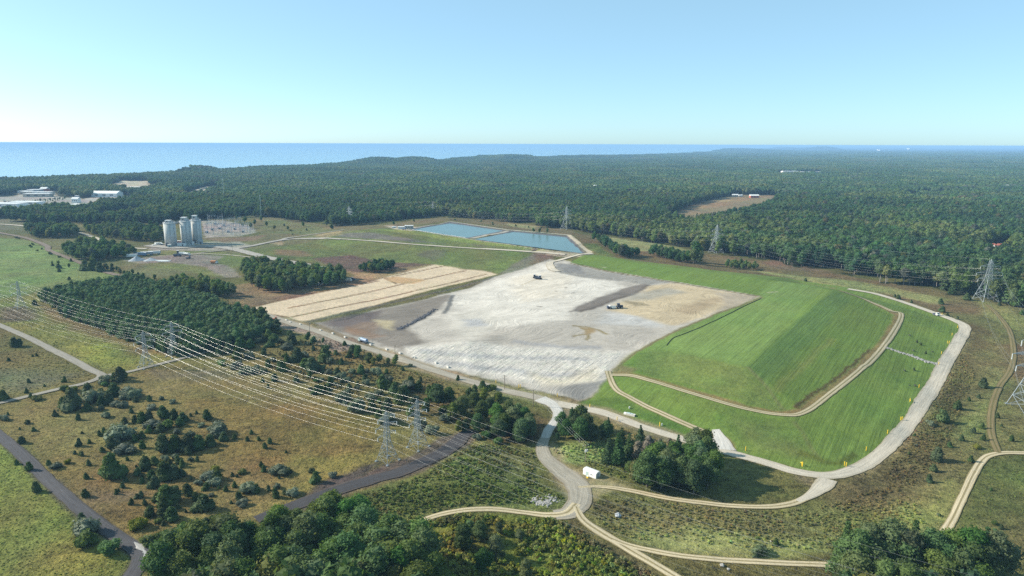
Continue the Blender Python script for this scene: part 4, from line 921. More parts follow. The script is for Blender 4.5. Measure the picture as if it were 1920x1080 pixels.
# --- instanced stuff
def ground_colour(x, y):
    r = np.hypot(x, y); a = np.arctan2(x, y); i = np.clip(np.searchsorted(RR, r), 0, len(RR) - 1); j = np.clip(np.round((a - AZ[0]) / (AZ[1] - AZ[0])), 0, NA - 1).astype(int)
    return gcol[i * NA + j]
_lib = 0
def scatter(name, P, S, R, protos, label, tint=None):
    """one object: a cloud of points, each carrying one of the prototype plants"""
    global _lib; _lib += 1
    c = bpy.data.collections.new(f'{name}_kinds_{_lib}')
    for i, me in enumerate(protos): c.objects.link(bpy.data.objects.new(f'{name}_kind_{i}', me))
    me = bpy.data.meshes.new(name); n = len(P); me.vertices.add(n); me.vertices.foreach_set('co', np.asarray(P, np.float32).ravel())
    for an, ty, arr in (('rz', 'FLOAT', R), ('pi', 'INT', rng.integers(0, len(protos), n))):
        a = me.attributes.new(an, ty, 'POINT'); a.data.foreach_set('value', np.asarray(arr, np.float32 if ty == 'FLOAT' else np.int32))
    S = np.asarray(S, np.float32); S = np.stack([S] * 3, 1) if S.ndim == 1 else S
    a = me.attributes.new('sc', 'FLOAT_VECTOR', 'POINT'); a.data.foreach_set('vector', S.ravel())
    if tint is not None: a = me.attributes.new('tint', 'FLOAT_COLOR', 'POINT'); a.data.foreach_set('color', np.concatenate([tint, np.ones((n, 1))], 1).astype(np.float32).ravel())
    o = bpy.data.objects.new(name, me); col.objects.link(o)
    g = bpy.data.node_groups.new(name + '_growth', 'GeometryNodeTree'); g.interface.new_socket('Geometry', in_out='INPUT', socket_type='NodeSocketGeometry'); g.interface.new_socket('Geometry', in_out='OUTPUT', socket_type='NodeSocketGeometry')
    a = g.nodes.new('NodeGroupInput'); b = g.nodes.new('NodeGroupOutput'); ip = g.nodes.new('GeometryNodeInstanceOnPoints'); ci = g.nodes.new('GeometryNodeCollectionInfo')
    ci.inputs['Collection'].default_value = c; ci.inputs['Separate Children'].default_value = True; ci.inputs['Reset Children'].default_value = True
    def attr(nm, ty): x = g.nodes.new('GeometryNodeInputNamedAttribute'); x.data_type = ty; x.inputs['Name'].default_value = nm; return x.outputs['Attribute']
    cx = g.nodes.new('ShaderNodeCombineXYZ'); L = g.links.new
    L(attr('rz', 'FLOAT'), cx.inputs[2]); L(a.outputs[0], ip.inputs['Points']); L(ci.outputs[0], ip.inputs['Instance']); ip.inputs['Pick Instance'].default_value = True
    L(attr('pi', 'INT'), ip.inputs['Instance Index']); L(cx.outputs[0], ip.inputs['Rotation']); L(attr('sc', 'FLOAT_VECTOR'), ip.inputs['Scale']); L(ip.outputs[0], b.inputs[0])
    md = o.modifiers.new('growth', 'NODES'); md.node_group = g
    tag(o, label, 'foliage', kind='stuff'); return o
rest = np.array(rest)
def stand_tint(x, y, pine=False, patchy=1.0):
    n = len(x); a = fbm(x / 110, y / 110, 131); b = fbm(x / 38, y / 38, 137, 3); c = np.array([[.068, .126, .045]]) * np.ones((n, 1))
    f = sm(.48, .66, a * .6 + b * .4)[:, None]; c = c * (1 - f) + np.array([[.122, .162, .054]]) * f
    f = sm(.46, .30, a * .5 + b * .5)[:, None]; c = c * (1 - f) + np.array([[.040, .088, .042]]) * f
    if pine: c = c * .45 + np.array([[.040, .085, .044]]) * .55
    r = rng.uniform(size=n); c[r < .014 * patchy] = (.125, .115, .055); c[(r > .014) & (r < .04 * patchy)] = (.15, .155, .05); c[(r > .97)] = (.10, .115, .085)
    return c * (.86 + .5 * (fbm(x / 260, y / 260, 139) - .2))[:, None]
def scat_trees(idx, protos, h0, name, label):
    if not len(idx): return
    k = ta[idx, 2] / h0; scatter(name, np.stack([ta[idx, 0], ta[idx, 1], tz[idx] - .2], 1), np.stack([k, k, k * rng.uniform(.9, 1.1, len(k))], 1), rng.uniform(0, 6.28, len(idx)), protos, label, stand_tint(ta[idx, 0], ta[idx, 1], 'pine' in name))
sp = np.array([t[0] for t in TREES])[rest]
scat_trees(rest[(sp != 'p') & (sp != 't')], BR1F, 14, 'forest', 'green broadleaf forest spreading to the lake and the horizon')
scat_trees(rest[sp == 'p'], PN1F, 13, 'pine_forest', 'darker pines mixed through the broadleaf forest')
scat_trees(rest[sp == 't'], TALL1F, 15, 'tall_forest', 'tall straight pale-trunked trees along the forest edge')
# far forest in patches of many crowns
def patch(seed, side, n, lo, hi, clump):
    f = Leaf(seed)
    for i in range(n):
        r = f.r.uniform(3.6, 5.6); c = (f.r.uniform(-.5, .5) * side, f.r.uniform(-.5, .5) * side, f.r.uniform(lo, hi)); f.core(c, r, 1.0, True, 1.1)
        if clump: f.clumps(c, r * 1.08, clump, 2.3, up=-.1, squash=1.1)
    return pq('forest_patch', f.arrays(), F_forest)
P2 = [patch(500 + i, 40, 24, 7, 13, 12) for i in range(4)]; P3 = [patch(520 + i, 150, 330, 7, 14, 0) for i in range(3)]
def ringgrid(d0, d1, s, half=44):
    X, Y = np.meshgrid(np.arange(-d1 * .75, d1 * .75, s), np.arange(d0 * .6, d1, s)); X = X.ravel() + rng.uniform(-.3, .3, X.size) * s; Y = Y.ravel() + rng.uniform(-.3, .3, Y.size) * s
    D = np.hypot(X, Y); k = (D >= d0) & (D < d1) & (np.abs(np.arctan2(X, Y)) < math.radians(half)); X, Y, D = X[k], Y[k], D[k]
    k = (D < shore(X, Y) - s * .5 - 5) & in_forest(X, Y) & ~in_clear(X, Y, s * .55); return X[k], Y[k]
for d0, d1, s, pr, nm in ((1640, 5200, 33, P2, 'far_forest'), (5200, 15000, 118, P3, 'distant_forest')):
    X, Y = ringgrid(d0, d1, s); n = len(X); hv = .85 + .35 * fbm(X / 130, Y / 130, 77) 
    scatter(nm, np.stack([X, Y, T(X, Y) - 1.0], 1), np.stack([np.ones(n), np.ones(n), hv], 1), rng.uniform(0, 6.28, n), pr, 'hazy blue-green forest fading towards the horizon' if d0 > 3000 else 'unbroken forest canopy between the clearings and the lake shore', stand_tint(X, Y, patchy=0.4))

# pine plantation
PLP = [(72,562),(100,575),(135,578),(112,594),(165,610),(225,636),(300,660),(335,672),(400,660),(470,643),(516,622),(460,592),(400,570),(330,547),(240,527),(215,534),(130,546)]
pp = samples_in(PLP, 2.9, .38); pd = np.hypot(pp[:, 0], pp[:, 1]); o_ = np.argsort(pd); pp = pp[o_]; pz = T(pp[:, 0], pp[:, 1]); ph = rng.uniform(6.5, 9.5, len(pp)) * (.85 + .3 * fbm(pp[:, 0] / 18, pp[:, 1] / 18, 61))
NP = 215
for i in range(min(NP, len(pp))):
    k = ph[i] / 9; o = link_mesh('pine_tree', PLN[i % 4], None, (pp[i, 0], pp[i, 1], pz[i] - .1), rng.uniform(0, 6.28), (k * 1.1, k * 1.1, k))
    tag(o, 'dark pine along the track-side edge of the dense plantation block', 'pine', 'plantation pines along the track side')
i = np.arange(NP, len(pp)); k = ph[i] / 9
scatter('pine_plantation', np.stack([pp[i, 0], pp[i, 1], pz[i] - .1], 1), np.stack([k * 1.1, k * 1.1, k], 1), rng.uniform(0, 6.28, len(i)), PLN, 'close dark block of planted pines beside the pylons')

# shrubs: (pixel u, v of the foot, width in pixels, kind)
from mathutils import kdtree
_kd = kdtree.KDTree(len(ROADP))
for _i, (_a, _b, _c) in enumerate(ROADP): _kd.insert((_a, _b, 0), _i)
_kd.balance()
def off_road(P):
    out = np.ones(len(P), bool)
    for i, (x, y) in enumerate(P):
        c, j, d = _kd.find((x, y, 0)); out[i] = d > ROADP[j][2] * .5 + .6
    return out
SHR = []
def sh(z, ox, oy, k, L): SHR.extend([(ox + x / k, oy + y / k, w_ / k, t) for x, y, w_, t in L])
sh('', 0, 720, 3, [(630,525,130,'d'),(662,125,60,'g'),(660,305,160,'g'),(715,385,110,'g'),(410,140,110,'d'),(355,130,60,'d'),(530,95,110,'g'),(640,62,80,'d'),(735,62,90,'g'),(690,132,60,'g'),(610,110,70,'d'),(570,120,50,'d'),(490,150,50,'d'),(850,142,55,'g'),(968,108,40,'g'),(905,88,30,'g'),(575,147,35,'g'),(600,187,50,'g'),(1205,285,130,'g'),(1165,200,60,'d'),(1130,240,45,'g'),(990,277,40,'g'),(1080,290,40,'g'),(800,215,60,'d'),(840,205,60,'d'),(920,190,70,'d'),(980,195,60,'d'),(1030,210,60,'d'),(760,215,40,'d'),(870,245,100,'g'),(960,250,80,'c'),(1010,235,60,'d'),(900,270,60,'d'),(840,275,40,'d'),
 (920,380,110,'d'),(985,378,100,'d'),(1060,372,110,'d'),(1120,365,90,'d'),(1180,345,80,'d'),(1060,395,50,'d'),(820,480,80,'d'),(870,452,60,'d'),(925,432,50,'g'),(1070,432,35,'g'),(1000,445,40,'d'),(990,420,40,'g'),(925,528,100,'d'),(980,528,90,'d'),(1020,520,60,'d'),(855,530,50,'d'),(870,582,70,'d'),(935,665,120,'d'),(985,660,100,'d'),(1055,620,70,'d'),(1145,705,110,'d'),(1190,700,60,'d'),(1100,655,50,'d'),(1170,530,90,'g'),(1220,535,70,'d'),(1205,568,80,'g'),(1115,560,50,'g'),(1160,592,50,'d'),(1190,632,35,'g'),(1400,606,100,'g'),(1360,685,70,'g'),(1340,650,40,'d'),(1270,602,30,'d'),(1320,580,30,'d'),(1360,502,50,'y'),(1210,485,50,'y'),(845,742,70,'d'),(910,750,70,'d'),(965,760,90,'d'),(890,780,40,'y'),(920,795,30,'d'),(770,808,100,'y'),(830,902,80,'c'),(925,892,100,'c'),(1035,880,120,'c'),(1120,840,110,'g'),(1160,830,90,'d'),(1225,805,120,'c'),(470,840,130,'g'),(520,830,60,'d'),(485,912,110,'c'),(610,945,110,'c'),(480,632,45,'d'),(445,347,35,'d'),(503,333,22,'d'),(575,382,32,'d'),(500,458,30,'d'),(485,533,30,'d'),(655,618,25,'d'),(690,583,30,'d'),(707,550,30,'d'),(740,677,32,'d'),(770,642,30,'d'),(795,637,35,'d'),(815,682,32,'d'),(310,472,60,'g'),(275,460,35,'d'),(122,333,45,'d'),(165,487,42,'d'),(92,452,28,'d'),(205,608,55,'d'),(155,223,28,'c'),(310,183,30,'d'),(440,202,30,'d'),(702,222,40,'d'),(740,163,28,'d'),(15,205,50,'g'),(45,175,16,'d'),(48,210,14,'d'),(1105,168,22,'d'),(1072,182,22,'d'),(1320,308,34,'d'),(1415,282,26,'d'),(1392,320,28,'d'),(1258,318,56,'d'),(560,293,28,'d'),(585,278,32,'d'),(690,312,26,'d'),(797,303,44,'d'),(800,360,40,'d'),(630,365,70,'d'),(650,345,60,'g'),(757,388,30,'d'),(462,405,25,'d'),(380,447,32,'y'),(1300,672,20,'d'),(1045,722,18,'d'),(880,660,50,'d'),(920,700,70,'d'),(460,770,50,'d'),(800,555,30,'d'),(775,510,50,'d'),(760,322,40,'d'),(190,265,25,'d'),(1200,260,70,'g'),(840,95,36,'d'),(765,100,40,'d'),(210,90,50,'y'),(365,38,40,'c'),(405,40,50,'y'),(585,10,40,'c'),(150,50,22,'d'),(20,90,60,'d'),(112,258,14,'d'),(900,735,40,'d'),(1000,700,30,'d'),(955,450,30,'d'),(1110,435,30,'d'),(1025,465,40,'d')])
sh('', 480, 720, 3, [(140,503,110,'g'),(185,505,45,'c'),(30,463,32,'d'),(45,492,36,'d'),(0,605,60,'d'),(315,497,38,'c'),(337,550,68,'d'),(435,522,55,'g'),(212,622,80,'g'),(160,622,32,'d'),(115,585,40,'g'),(70,598,28,'d'),(110,638,50,'d'),(130,533,18,'d'),(170,388,18,'d'),(50,362,38,'d'),(15,318,28,'d'),(78,335,35,'d'),(480,100,110,'g'),(570,155,110,'g'),(500,115,60,'g'),(735,215,110,'g'),(720,190,70,'d'),(930,245,90,'g'),(905,230,60,'d'),(990,272,90,'g'),(870,170,70,'d'),(740,140,80,'d'),(800,110,80,'d'),(1050,155,70,'c'),(1010,90,110,'d'),(1060,210,80,'g'),(1180,260,70,'d'),(1285,250,60,'c'),(1240,310,60,'g'),(1300,160,80,'d'),(1205,190,60,'y'),(640,80,60,'g'),(690,60,60,'g'),(780,60,80,'d'),(840,50,60,'d'),(340,55,60,'d'),(385,30,50,'c'),(370,45,40,'d'),(1290,300,70,'c'),(1370,340,70,'c'),(1350,280,80,'c'),(690,190,60,'d'),(650,150,70,'d')])
sh('', 480, 480, 4, [(270,660,100,'d'),(230,700,100,'g'),(180,650,70,'g'),(310,790,120,'d'),(350,760,90,'g'),(520,790,130,'d'),(560,800,90,'g'),(420,860,140,'d'),(370,840,100,'d'),(480,850,90,'c'),(650,915,90,'g'),(190,860,100,'d'),(610,885,70,'d'),(720,882,66,'g'),(790,885,80,'d'),(830,870,60,'g'),(900,895,100,'g'),(480,1030,80,'d'),(640,1080,120,'g'),(140,935,70,'d'),(300,945,60,'d'),(560,962,70,'d'),(680,942,66,'g'),(830,962,70,'g'),(820,915,50,'g'),(990,950,110,'g'),(950,990,110,'d'),(1010,1000,80,'d'),(1130,1005,140,'g'),(1160,980,90,'d'),(1220,1010,90,'d'),(860,1075,90,'g'),(1090,1075,110,'d'),(1350,1065,130,'d'),(1300,1040,80,'d'),(1640,1035,80,'d'),(1700,1005,90,'d'),(1760,1005,90,'y'),(1800,1065,110,'y'),(160,575,80,'y'),(20,600,90,'d'),(60,640,80,'d'),(110,680,80,'d'),(20,650,70,'g'),(390,665,50,'g'),(540,690,50,'g'),(430,710,40,'d'),(665,670,40,'d'),(640,810,60,'d'),(600,740,50,'d'),(700,760,60,'d'),(1100,860,34,'d'),(1515,930,36,'d'),(1235,945,40,'d'),(1200,1075,60,'g'),(60,740,60,'d'),(90,830,60,'d'),(20,850,70,'g'),(60,870,70,'g'),(130,790,60,'g'),(230,800,60,'d'),(980,880,40,'d'),(1160,830,36,'g'),(700,1000,50,'d'),(760,970,40,'d'),(590,920,50,'g'),(520,1010,50,'d'),(410,1010,40,'g'),(50,945,36,'d'),(90,990,30,'d')])
sh('', 1440, 720, 3, [(980,215,72,'d'),(905,232,48,'g'),(1065,142,52,'d'),(950,432,76,'d'),(930,492,46,'d'),(905,552,38,'d'),(1210,18,50,'d'),(1175,362,40,'y'),(1020,353,32,'d'),(1205,250,30,'d'),(1290,190,24,'d'),(1155,275,28,'d'),(1140,438,32,'d'),(45,908,38,'d'),(-60,945,95,'c'),(-70,975,30,'d'),(1130,95,20,'d'),(1185,80,22,'d'),(1210,315,28,'d'),(1090,320,28,'d'),(1370,320,26,'d'),(1270,790,30,'c'),(1270,830,28,'c'),(1310,815,26,'d'),(965,745,16,'d'),(960,740,20,'g'),(1255,600,18,'d')])
sh('', 1440, 480, 4, [(975,325,44,'d'),(1295,360,40,'d'),(1305,420,52,'d'),(1420,478,28,'d'),(1345,452,26,'d'),(280,190,30,'d'),(1865,380,80,'c'),(1905,440,40,'d'),(1735,370,30,'d'),(1610,980,60,'d'),(1490,330,60,'d'),(950,308,26,'d'),(1075,352,20,'d')])
sh('', 0, 480, 4, [(110,680,70,'d'),(150,675,50,'d'),(485,945,36,'d'),(215,950,30,'d'),(200,1028,28,'d'),(65,788,26,'d'),(275,752,20,'d'),(245,755,18,'d'),(335,980,18,'d'),(490,1010,50,'c'),(550,1015,60,'y'),(900,935,100,'d'),(860,930,60,'d'),(780,955,90,'g'),(930,910,60,'d'),(1650,820,80,'c'),(1760,840,110,'g'),(1830,880,110,'g'),(1890,880,90,'g'),(1870,770,80,'g'),(1640,740,60,'d'),(1780,770,90,'d'),(230,1060,30,'d'),(660,1050,100,'d'),(760,1055,80,'d'),(850,1050,90,'d'),(930,1070,80,'g'),(1000,1060,110,'g'),(1720,720,100,'d'),(1800,700,110,'d'),(1880,690,90,'d'),(520,180,26,'d'),(440,92,40,'d'),(395,75,24,'d'),(445,120,30,'d'),(640,105,80,'d'),(700,108,90,'d'),(750,118,70,'d'),(1040,560,26,'g'),(1420,700,80,'c'),(1440,690,60,'y'),(260,370,40,'d'),(410,385,40,'d')])
for px, n, ks, wr in [([(60,790),(300,800),(560,900),(430,960),(260,960),(120,860)], 30, 'ddd', (1.0, 2.2)), ([(500,660),(640,690),(760,740),(900,770),(860,800),(700,770),(560,720)], 40, 'ddggc', (1.8, 4.2)), ([(1680,620),(1790,640),(1760,800),(1660,900),(1580,930),(1700,800)], 20, 'ddg', (.9, 1.8)), ([(1840,720),(1910,740),(1900,840),(1820,830)], 8, 'd', (.8, 1.5)), ([(430,400),(560,420),(600,440),(500,440)], 14, 'dc', (2, 4)), ([(780,415),(850,408),(960,421),(1060,432),(960,428),(850,413)], 14, 'dc', (2, 4)), ([(20,440),(100,470),(200,510),(160,500),(60,468)], 16, 'dc', (2.5, 4.5))]:
    q = samples_in(px, 1.5); q = q[off_road(q)]; q = q[rng.choice(len(q), n, False)]
    for x, y in q: SHR.append((x, y, rng.uniform(*wr), rng.choice(list(ks)), 'w'))
LAND = {'the white spill on the cinder track': (262,1035), 'the lone round tree by the cinder track': (204,1030), 'the nearer pylon of the cinder bank': (725,868), 'the farther pylon of the cinder bank': (783,838), 'the side road junction': (190,706), 'the pylon on the meadow track': (272,690), 'the pylon by the pine block': (330,668), 'the big pale bush in the meadow': (402,815), 'the tall dark cedar in the meadow': (210,895), 'the tanker truck': (680,640), 'the junction of haul road and gravel path': (1015,748), 'the bend of the perimeter road': (1560,890), 'the outer corner of the perimeter road': (1808,612), 'the sandy two-rut track': (1845,860), 'the far bend of the sandy track': (1905,700), 'the forest pylon': (1848,568), 'the silos': (345,460), 'the pond corner': (1100,474), 'the railway bend': (90,466), 'the green cap corner': (1075,480), 'the black cinder bank': (640,925), 'the clump of dark cedars': (340,845), 'the grey haul road corner': (560,612), 'the pale curved track': (920,957)}
LW = {k: GP([u], [v])[0] for k, (u, v) in LAND.items()}
SHN = {'g': ('silver_shrub', 'silvery grey shrub', 'shrub'), 'd': ('cedar_shrub', 'dark green cedar shrub', 'shrub'), 'c': ('leafy_shrub', 'round leafy green shrub', 'shrub'), 'y': ('yellow_shrub', 'yellow-green shrub', 'shrub')}
ORD = ['nearest', 'second nearest', 'third nearest', 'fourth nearest', 'fifth nearest', 'sixth nearest', 'seventh nearest', 'eighth nearest', 'ninth nearest', 'tenth nearest']
rows = []
for s in SHR:
    if len(s) == 5: x, y, wid, t = s[:4]; z = float(T(x, y)[0])
    else:
        p = gp(s[0], s[1]); t = s[3]; x, y, z = p; wid = s[2] / FPX * math.dist(p, (0, 0, H))
    lm = min(LW, key=lambda k: math.hypot(LW[k][0] - x, LW[k][1] - y)); rows.append([t, x, y, z, wid, lm, math.hypot(LW[lm][0] - x, LW[lm][1] - y)])
rank = {}
for r in sorted(rows, key=lambda r: r[6]):
    k = (r[0], r[5]); rank[k] = rank.get(k, -1) + 1; r.append(rank[k])
rows.sort(key=lambda r: -r[4] / math.hypot(r[1], r[2]))
left = {'g': 290, 'd': 290, 'c': 290, 'y': 290}; spare = []
for t, x, y, z, wid, lm, dl, rk in rows:
    if left[t] <= 0: continue
    left[t] -= 1; nm, txt, cat = SHN[t]; w0 = 3.4 if t == 'd' else 4.0
    k = wid / w0 * 1.05; hz = k * rng.uniform(.8, 1.1) * (1.0 if wid < 3.5 else .85)
    o = link_mesh(nm, SH[t][rng.integers(len(SH[t]))], None, (x, y, z - .05), rng.uniform(0, 6.28), (k, k, hz))
    size = 'tiny ' if wid < 1.5 else 'small ' if wid < 2.6 else 'large ' if wid > 5.5 else ''
    if rk < 10: tag(o, f'{size}{txt}, {ORD[rk]} to {lm}', cat, f'{txt}s near {lm}')
    else: tag(o, f'{txt} scattered farther out from {lm}', cat, f'{txt}s farther out from {lm}')

# weeds and tufts that nobody could count
def tuft(seed, w, h, n, size, k=4):
    f = Leaf(seed)
    for i in range(k):
        a = f.r.uniform(0, 6.28); rr = w * .25 * f.r.uniform(0, 1); c = (rr * math.cos(a), rr * math.sin(a), h * f.r.uniform(.2, .5)); f.core(c, w * .24, .8, True, h / w * 1.2); f.clumps(c, w * .27, n // k, size, up=-.3, squash=h / w * 1.3)
    return pq('weed', f.arrays(), F_tint)
TU = [tuft(600 + i, 1.5, 1.2, 90, .3) for i in range(4)]
def field(px, s, size, name, label, dark=1.0, jit=.3, keep=1.0):
    P = np.concatenate([samples_in(q, s, .48) for q in px]); P = P[rng.uniform(size=len(P)) < keep]
    P = P[fbm(P[:, 0] / 7, P[:, 1] / 7, 45) > .36]; P = P[off_road(P)]; t = ground_colour(P[:, 0], P[:, 1]) * 1.75 * dark * (1 + rng.normal(0, jit * .5, (len(P), 1))); t = t * (1 + rng.normal(0, .08, (len(P), 3)))
    k = rng.uniform(*size, len(P)); return P, k, np.clip(t, .01, .6)
parts_ = [field([[(700,1010),(860,968),(960,968),(1055,978),(1095,1005),(1270,1110),(1000,1190),(640,1190)]], 1.25, (.7, 1.7), '', '', .95, .5),
          field([[(600,960),(700,920),(800,890),(880,838),(930,835),(1000,848),(1000,900),(1055,935),(960,945),(860,953),(760,985),(640,1010)]], 1.25, (.45, 1.0), '', '', .95, .35),
          field([[(1100,938),(1200,934),(1330,955),(1480,960),(1600,934),(1680,905),(1740,980),(1640,1000),(1560,1030),(1330,1032),(1180,1010),(1115,978)], [(1700,800),(1740,760),(1800,660),(1830,700),(1770,850),(1700,920),(1660,900)]], 1.5, (.35, .85), '', '', .92, .35),
          field([[(480,640),(640,635),(760,692),(900,740),(1010,778),(900,812),(760,770),(600,720),(500,690)]], 2.2, (.4, 1.0), '', '', .8, .4),
          field([[(1170,900),(1100,875),(1140,800),(1290,838),(1330,850),(1190,860)],[(1025,845),(1060,834),(1130,830),(1150,850),(1140,868),(1090,868)]], 1.5, (.4, .9), '', '', 1.0, .3)]
P = np.concatenate([a[0] for a in parts_]); K = np.concatenate([a[1] for a in parts_]); TT = np.concatenate([a[2] for a in parts_])
scatter('undergrowth', np.stack([P[:, 0], P[:, 1], T(P[:, 0], P[:, 1]) - .05], 1), K, rng.uniform(0, 6.28, len(P)), TU, 'tangled weeds and low brush on the banks and slopes', TT)
TG = [tuft(620 + i, 1.1, .7, 40, .26, 3) for i in range(4)]
parts_ = [field([[(-60,770),(130,727),(240,708),(400,670),(480,645),(640,690),(760,760),(850,805),(700,868),(560,940),(335,1030),(262,1025),(150,940),(-60,770)]], 1.6, (.25, .65), '', '', .86, .22),
          field([[(-60,800),(0,832),(60,888),(120,945),(200,1005),(250,1048),(225,1110),(-60,1110)]], 1.35, (.3, .75), '', '', .9, .18),
          field([[(1560,560),(1700,585),(1830,630),(1920,600),(1960,700),(1960,1090),(1760,1090),(1700,960),(1760,800),(1810,650)]], 2.3, (.35, .9), '', '', 1.0, .25),
          field([[(-60,560),(95,548),(300,632),(330,680),(240,698),(190,695),(0,606)],[(-60,620),(0,622),(120,676),(180,708),(0,748),(-60,760)]], 2.6, (.5, 1.1), '', '', 1.0, .2)]
P = np.concatenate([a[0] for a in parts_]); K = np.concatenate([a[1] for a in parts_]); TT = np.concatenate([a[2] for a in parts_])
scatter('meadow_grass', np.stack([P[:, 0], P[:, 1], T(P[:, 0], P[:, 1]) - .08], 1), np.stack([K, K, K * .8], 1), rng.uniform(0, 6.28, len(P)), TG, 'rough dry meadow grass in tufts', TT)
# ---------------------------------------------------------------- built things
class MB:
    def __init__(s): s.V = []; s.F = []
    def _a(s, V, F): n = len(s.V); s.V += [tuple(v) for v in V]; s.F += [tuple(i + n for i in f) for f in F]
    def box(s, c, d, rz=0.0, taper=1.0):
        x, y, z = d[0] / 2, d[1] / 2, d[2] / 2; ca, sa = math.cos(rz), math.sin(rz); V = []
        for dz, t in ((-z, 1), (z, taper)):
            for dx, dy in ((-x, -y), (x, -y), (x, y), (-x, y)): V.append((c[0] + (dx * ca - dy * sa) * t, c[1] + (dx * sa + dy * ca) * t, c[2] + dz))
        s._a(V, [(3, 2, 1, 0), (4, 5, 6, 7), (0, 1, 5, 4), (1, 2, 6, 5), (2, 3, 7, 6), (3, 0, 4, 7)]); return s
    def bar(s, p, q, r, n=4, r2=None):
        p, q = Vector(p), Vector(q); d = (q - p).normalized(); t = d.cross(Vector((.31, .2, .93) if abs(d.z) < .9 else (1, .2, 0))).normalized(); e = d.cross(t); r2 = r if r2 is None else r2; V = []
        for c, k in ((p, r), (q, r2)):
            for i in range(n): a = 2 * math.pi * (i + .5) / n; V.append(c + (t * math.cos(a) + e * math.sin(a)) * k)
        F = [(i, (i + 1) % n, n + (i + 1) % n, n + i) for i in range(n)] + [tuple(range(n - 1, -1, -1)), tuple(range(n, 2 * n))]
        s._a(V, F); return s
    def cyl(s, c, r, h, n=24, r2=None): return s.bar(c, (c[0], c[1], c[2] + h), r, n, r2)
    def prism(s, prof, y0, y1):
        """profile in x,z swept along y"""
        n = len(prof); V = [(x, y0, z) for x, z in prof] + [(x, y1, z) for x, z in prof]
        s._a(V, [tuple(range(n - 1, -1, -1)), tuple(range(n, 2 * n))] + [(i, (i + 1) % n, n + (i + 1) % n, n + i) for i in range(n)]); return s
    def mesh(s, name, mat):
        me = bpy.data.meshes.new(name); me.from_pydata(s.V, [], s.F); me.materials.append(mat)
        b = bmesh.new(); b.from_mesh(me); bmesh.ops.recalc_face_normals(b, faces=b.faces); b.to_mesh(me); b.free(); return me
    def build(s, name, mat, parent=None):
        o = bpy.data.objects.new(name, s.mesh(name, mat)); col.objects.link(o)
        if parent: o.parent = parent
        return o
def thing(name, label, cat, loc, rz=0.0, group=None, sc=1.0):
    e = new_empty(name, loc); e.rotation_euler = (0, 0, rz); e.scale = (sc, sc, sc); tag(e, label, cat, group); return e
def copy_tree(o, label=None, loc=None, rz=None, sc=None):
    c = o.copy(); col.objects.link(c)
    if label: c['label'] = label
    if loc is not None: c.location = loc
    if rz is not None: c.rotation_euler = (0, 0, rz)
    if sc is not None: c.scale = (sc, sc, sc)
    for ch in list(o.children):
        d = ch.copy(); col.objects.link(d); d.parent = c
        for g in list(ch.children): e = g.copy(); col.objects.link(e); e.parent = d
    return c
def yaw(a, b): p, q = gp(*a), gp(*b); return math.atan2(q.y - p.y, q.x - p.x)
M_steel = simple('galvanised_steel', (.27, .31, .33), .55, .4, .3, .15); M_wire = simple('bright_conductor', (.27, .28, .27), .35, .6, .2, .05)
M_insul = simple('pale_insulator', (.62, .66, .66), .3, .6); M_conc = simple('silo_concrete', (.49, .50, .48), .9, .1, 0, .14, .25)
M_white = simple('white_paint', (.78, .78, .74), .45, .4, 0, .06); M_grey = simple('grey_paint', (.34, .36, .38), .6, .3); M_dark = simple('dark_machine_paint', (.05, .065, .10), .5, .4)
M_rubber = simple('black_rubber', (.025, .025, .027), .85, .1); M_yellow = simple('safety_yellow', (.78, .52, .03), .5, .4, 0, .08); M_orange = simple('faded_orange_paint', (.62, .26, .10), .6, .3)
M_wood = simple('weathered_pole_wood', (.22, .18, .14), .9, .1); M_glass = simple('dark_cab_glass', (.02, .03, .04), .1, .7); M_blue = simple('blue_grey_tank_paint', (.20, .27, .38), .5, .4)
M_teal = simple('pale_teal_paint', (.40, .50, .48), .5, .4); M_roof = simple('pale_metal_roof', (.66, .66, .64), .5, .4, 0, .08); M_tan = simple('tan_wall', (.50, .44, .36), .85, .1); M_red = simple('red_barn_wall', (.42, .14, .10), .85, .1)
M_block = simple('pale_concrete_block', (.55, .53, .48), .9, .1); M_rock = simple('pale_rock', (.30, .29, .27), .95, .1, 0, .25); M_stone = simple('blue_grey_stone_heap', (.34, .36, .38), .95, .1, 0, .2, .6); M_shade = simple('dark_window_and_shade', (.06, .07, .09), .3, .5)

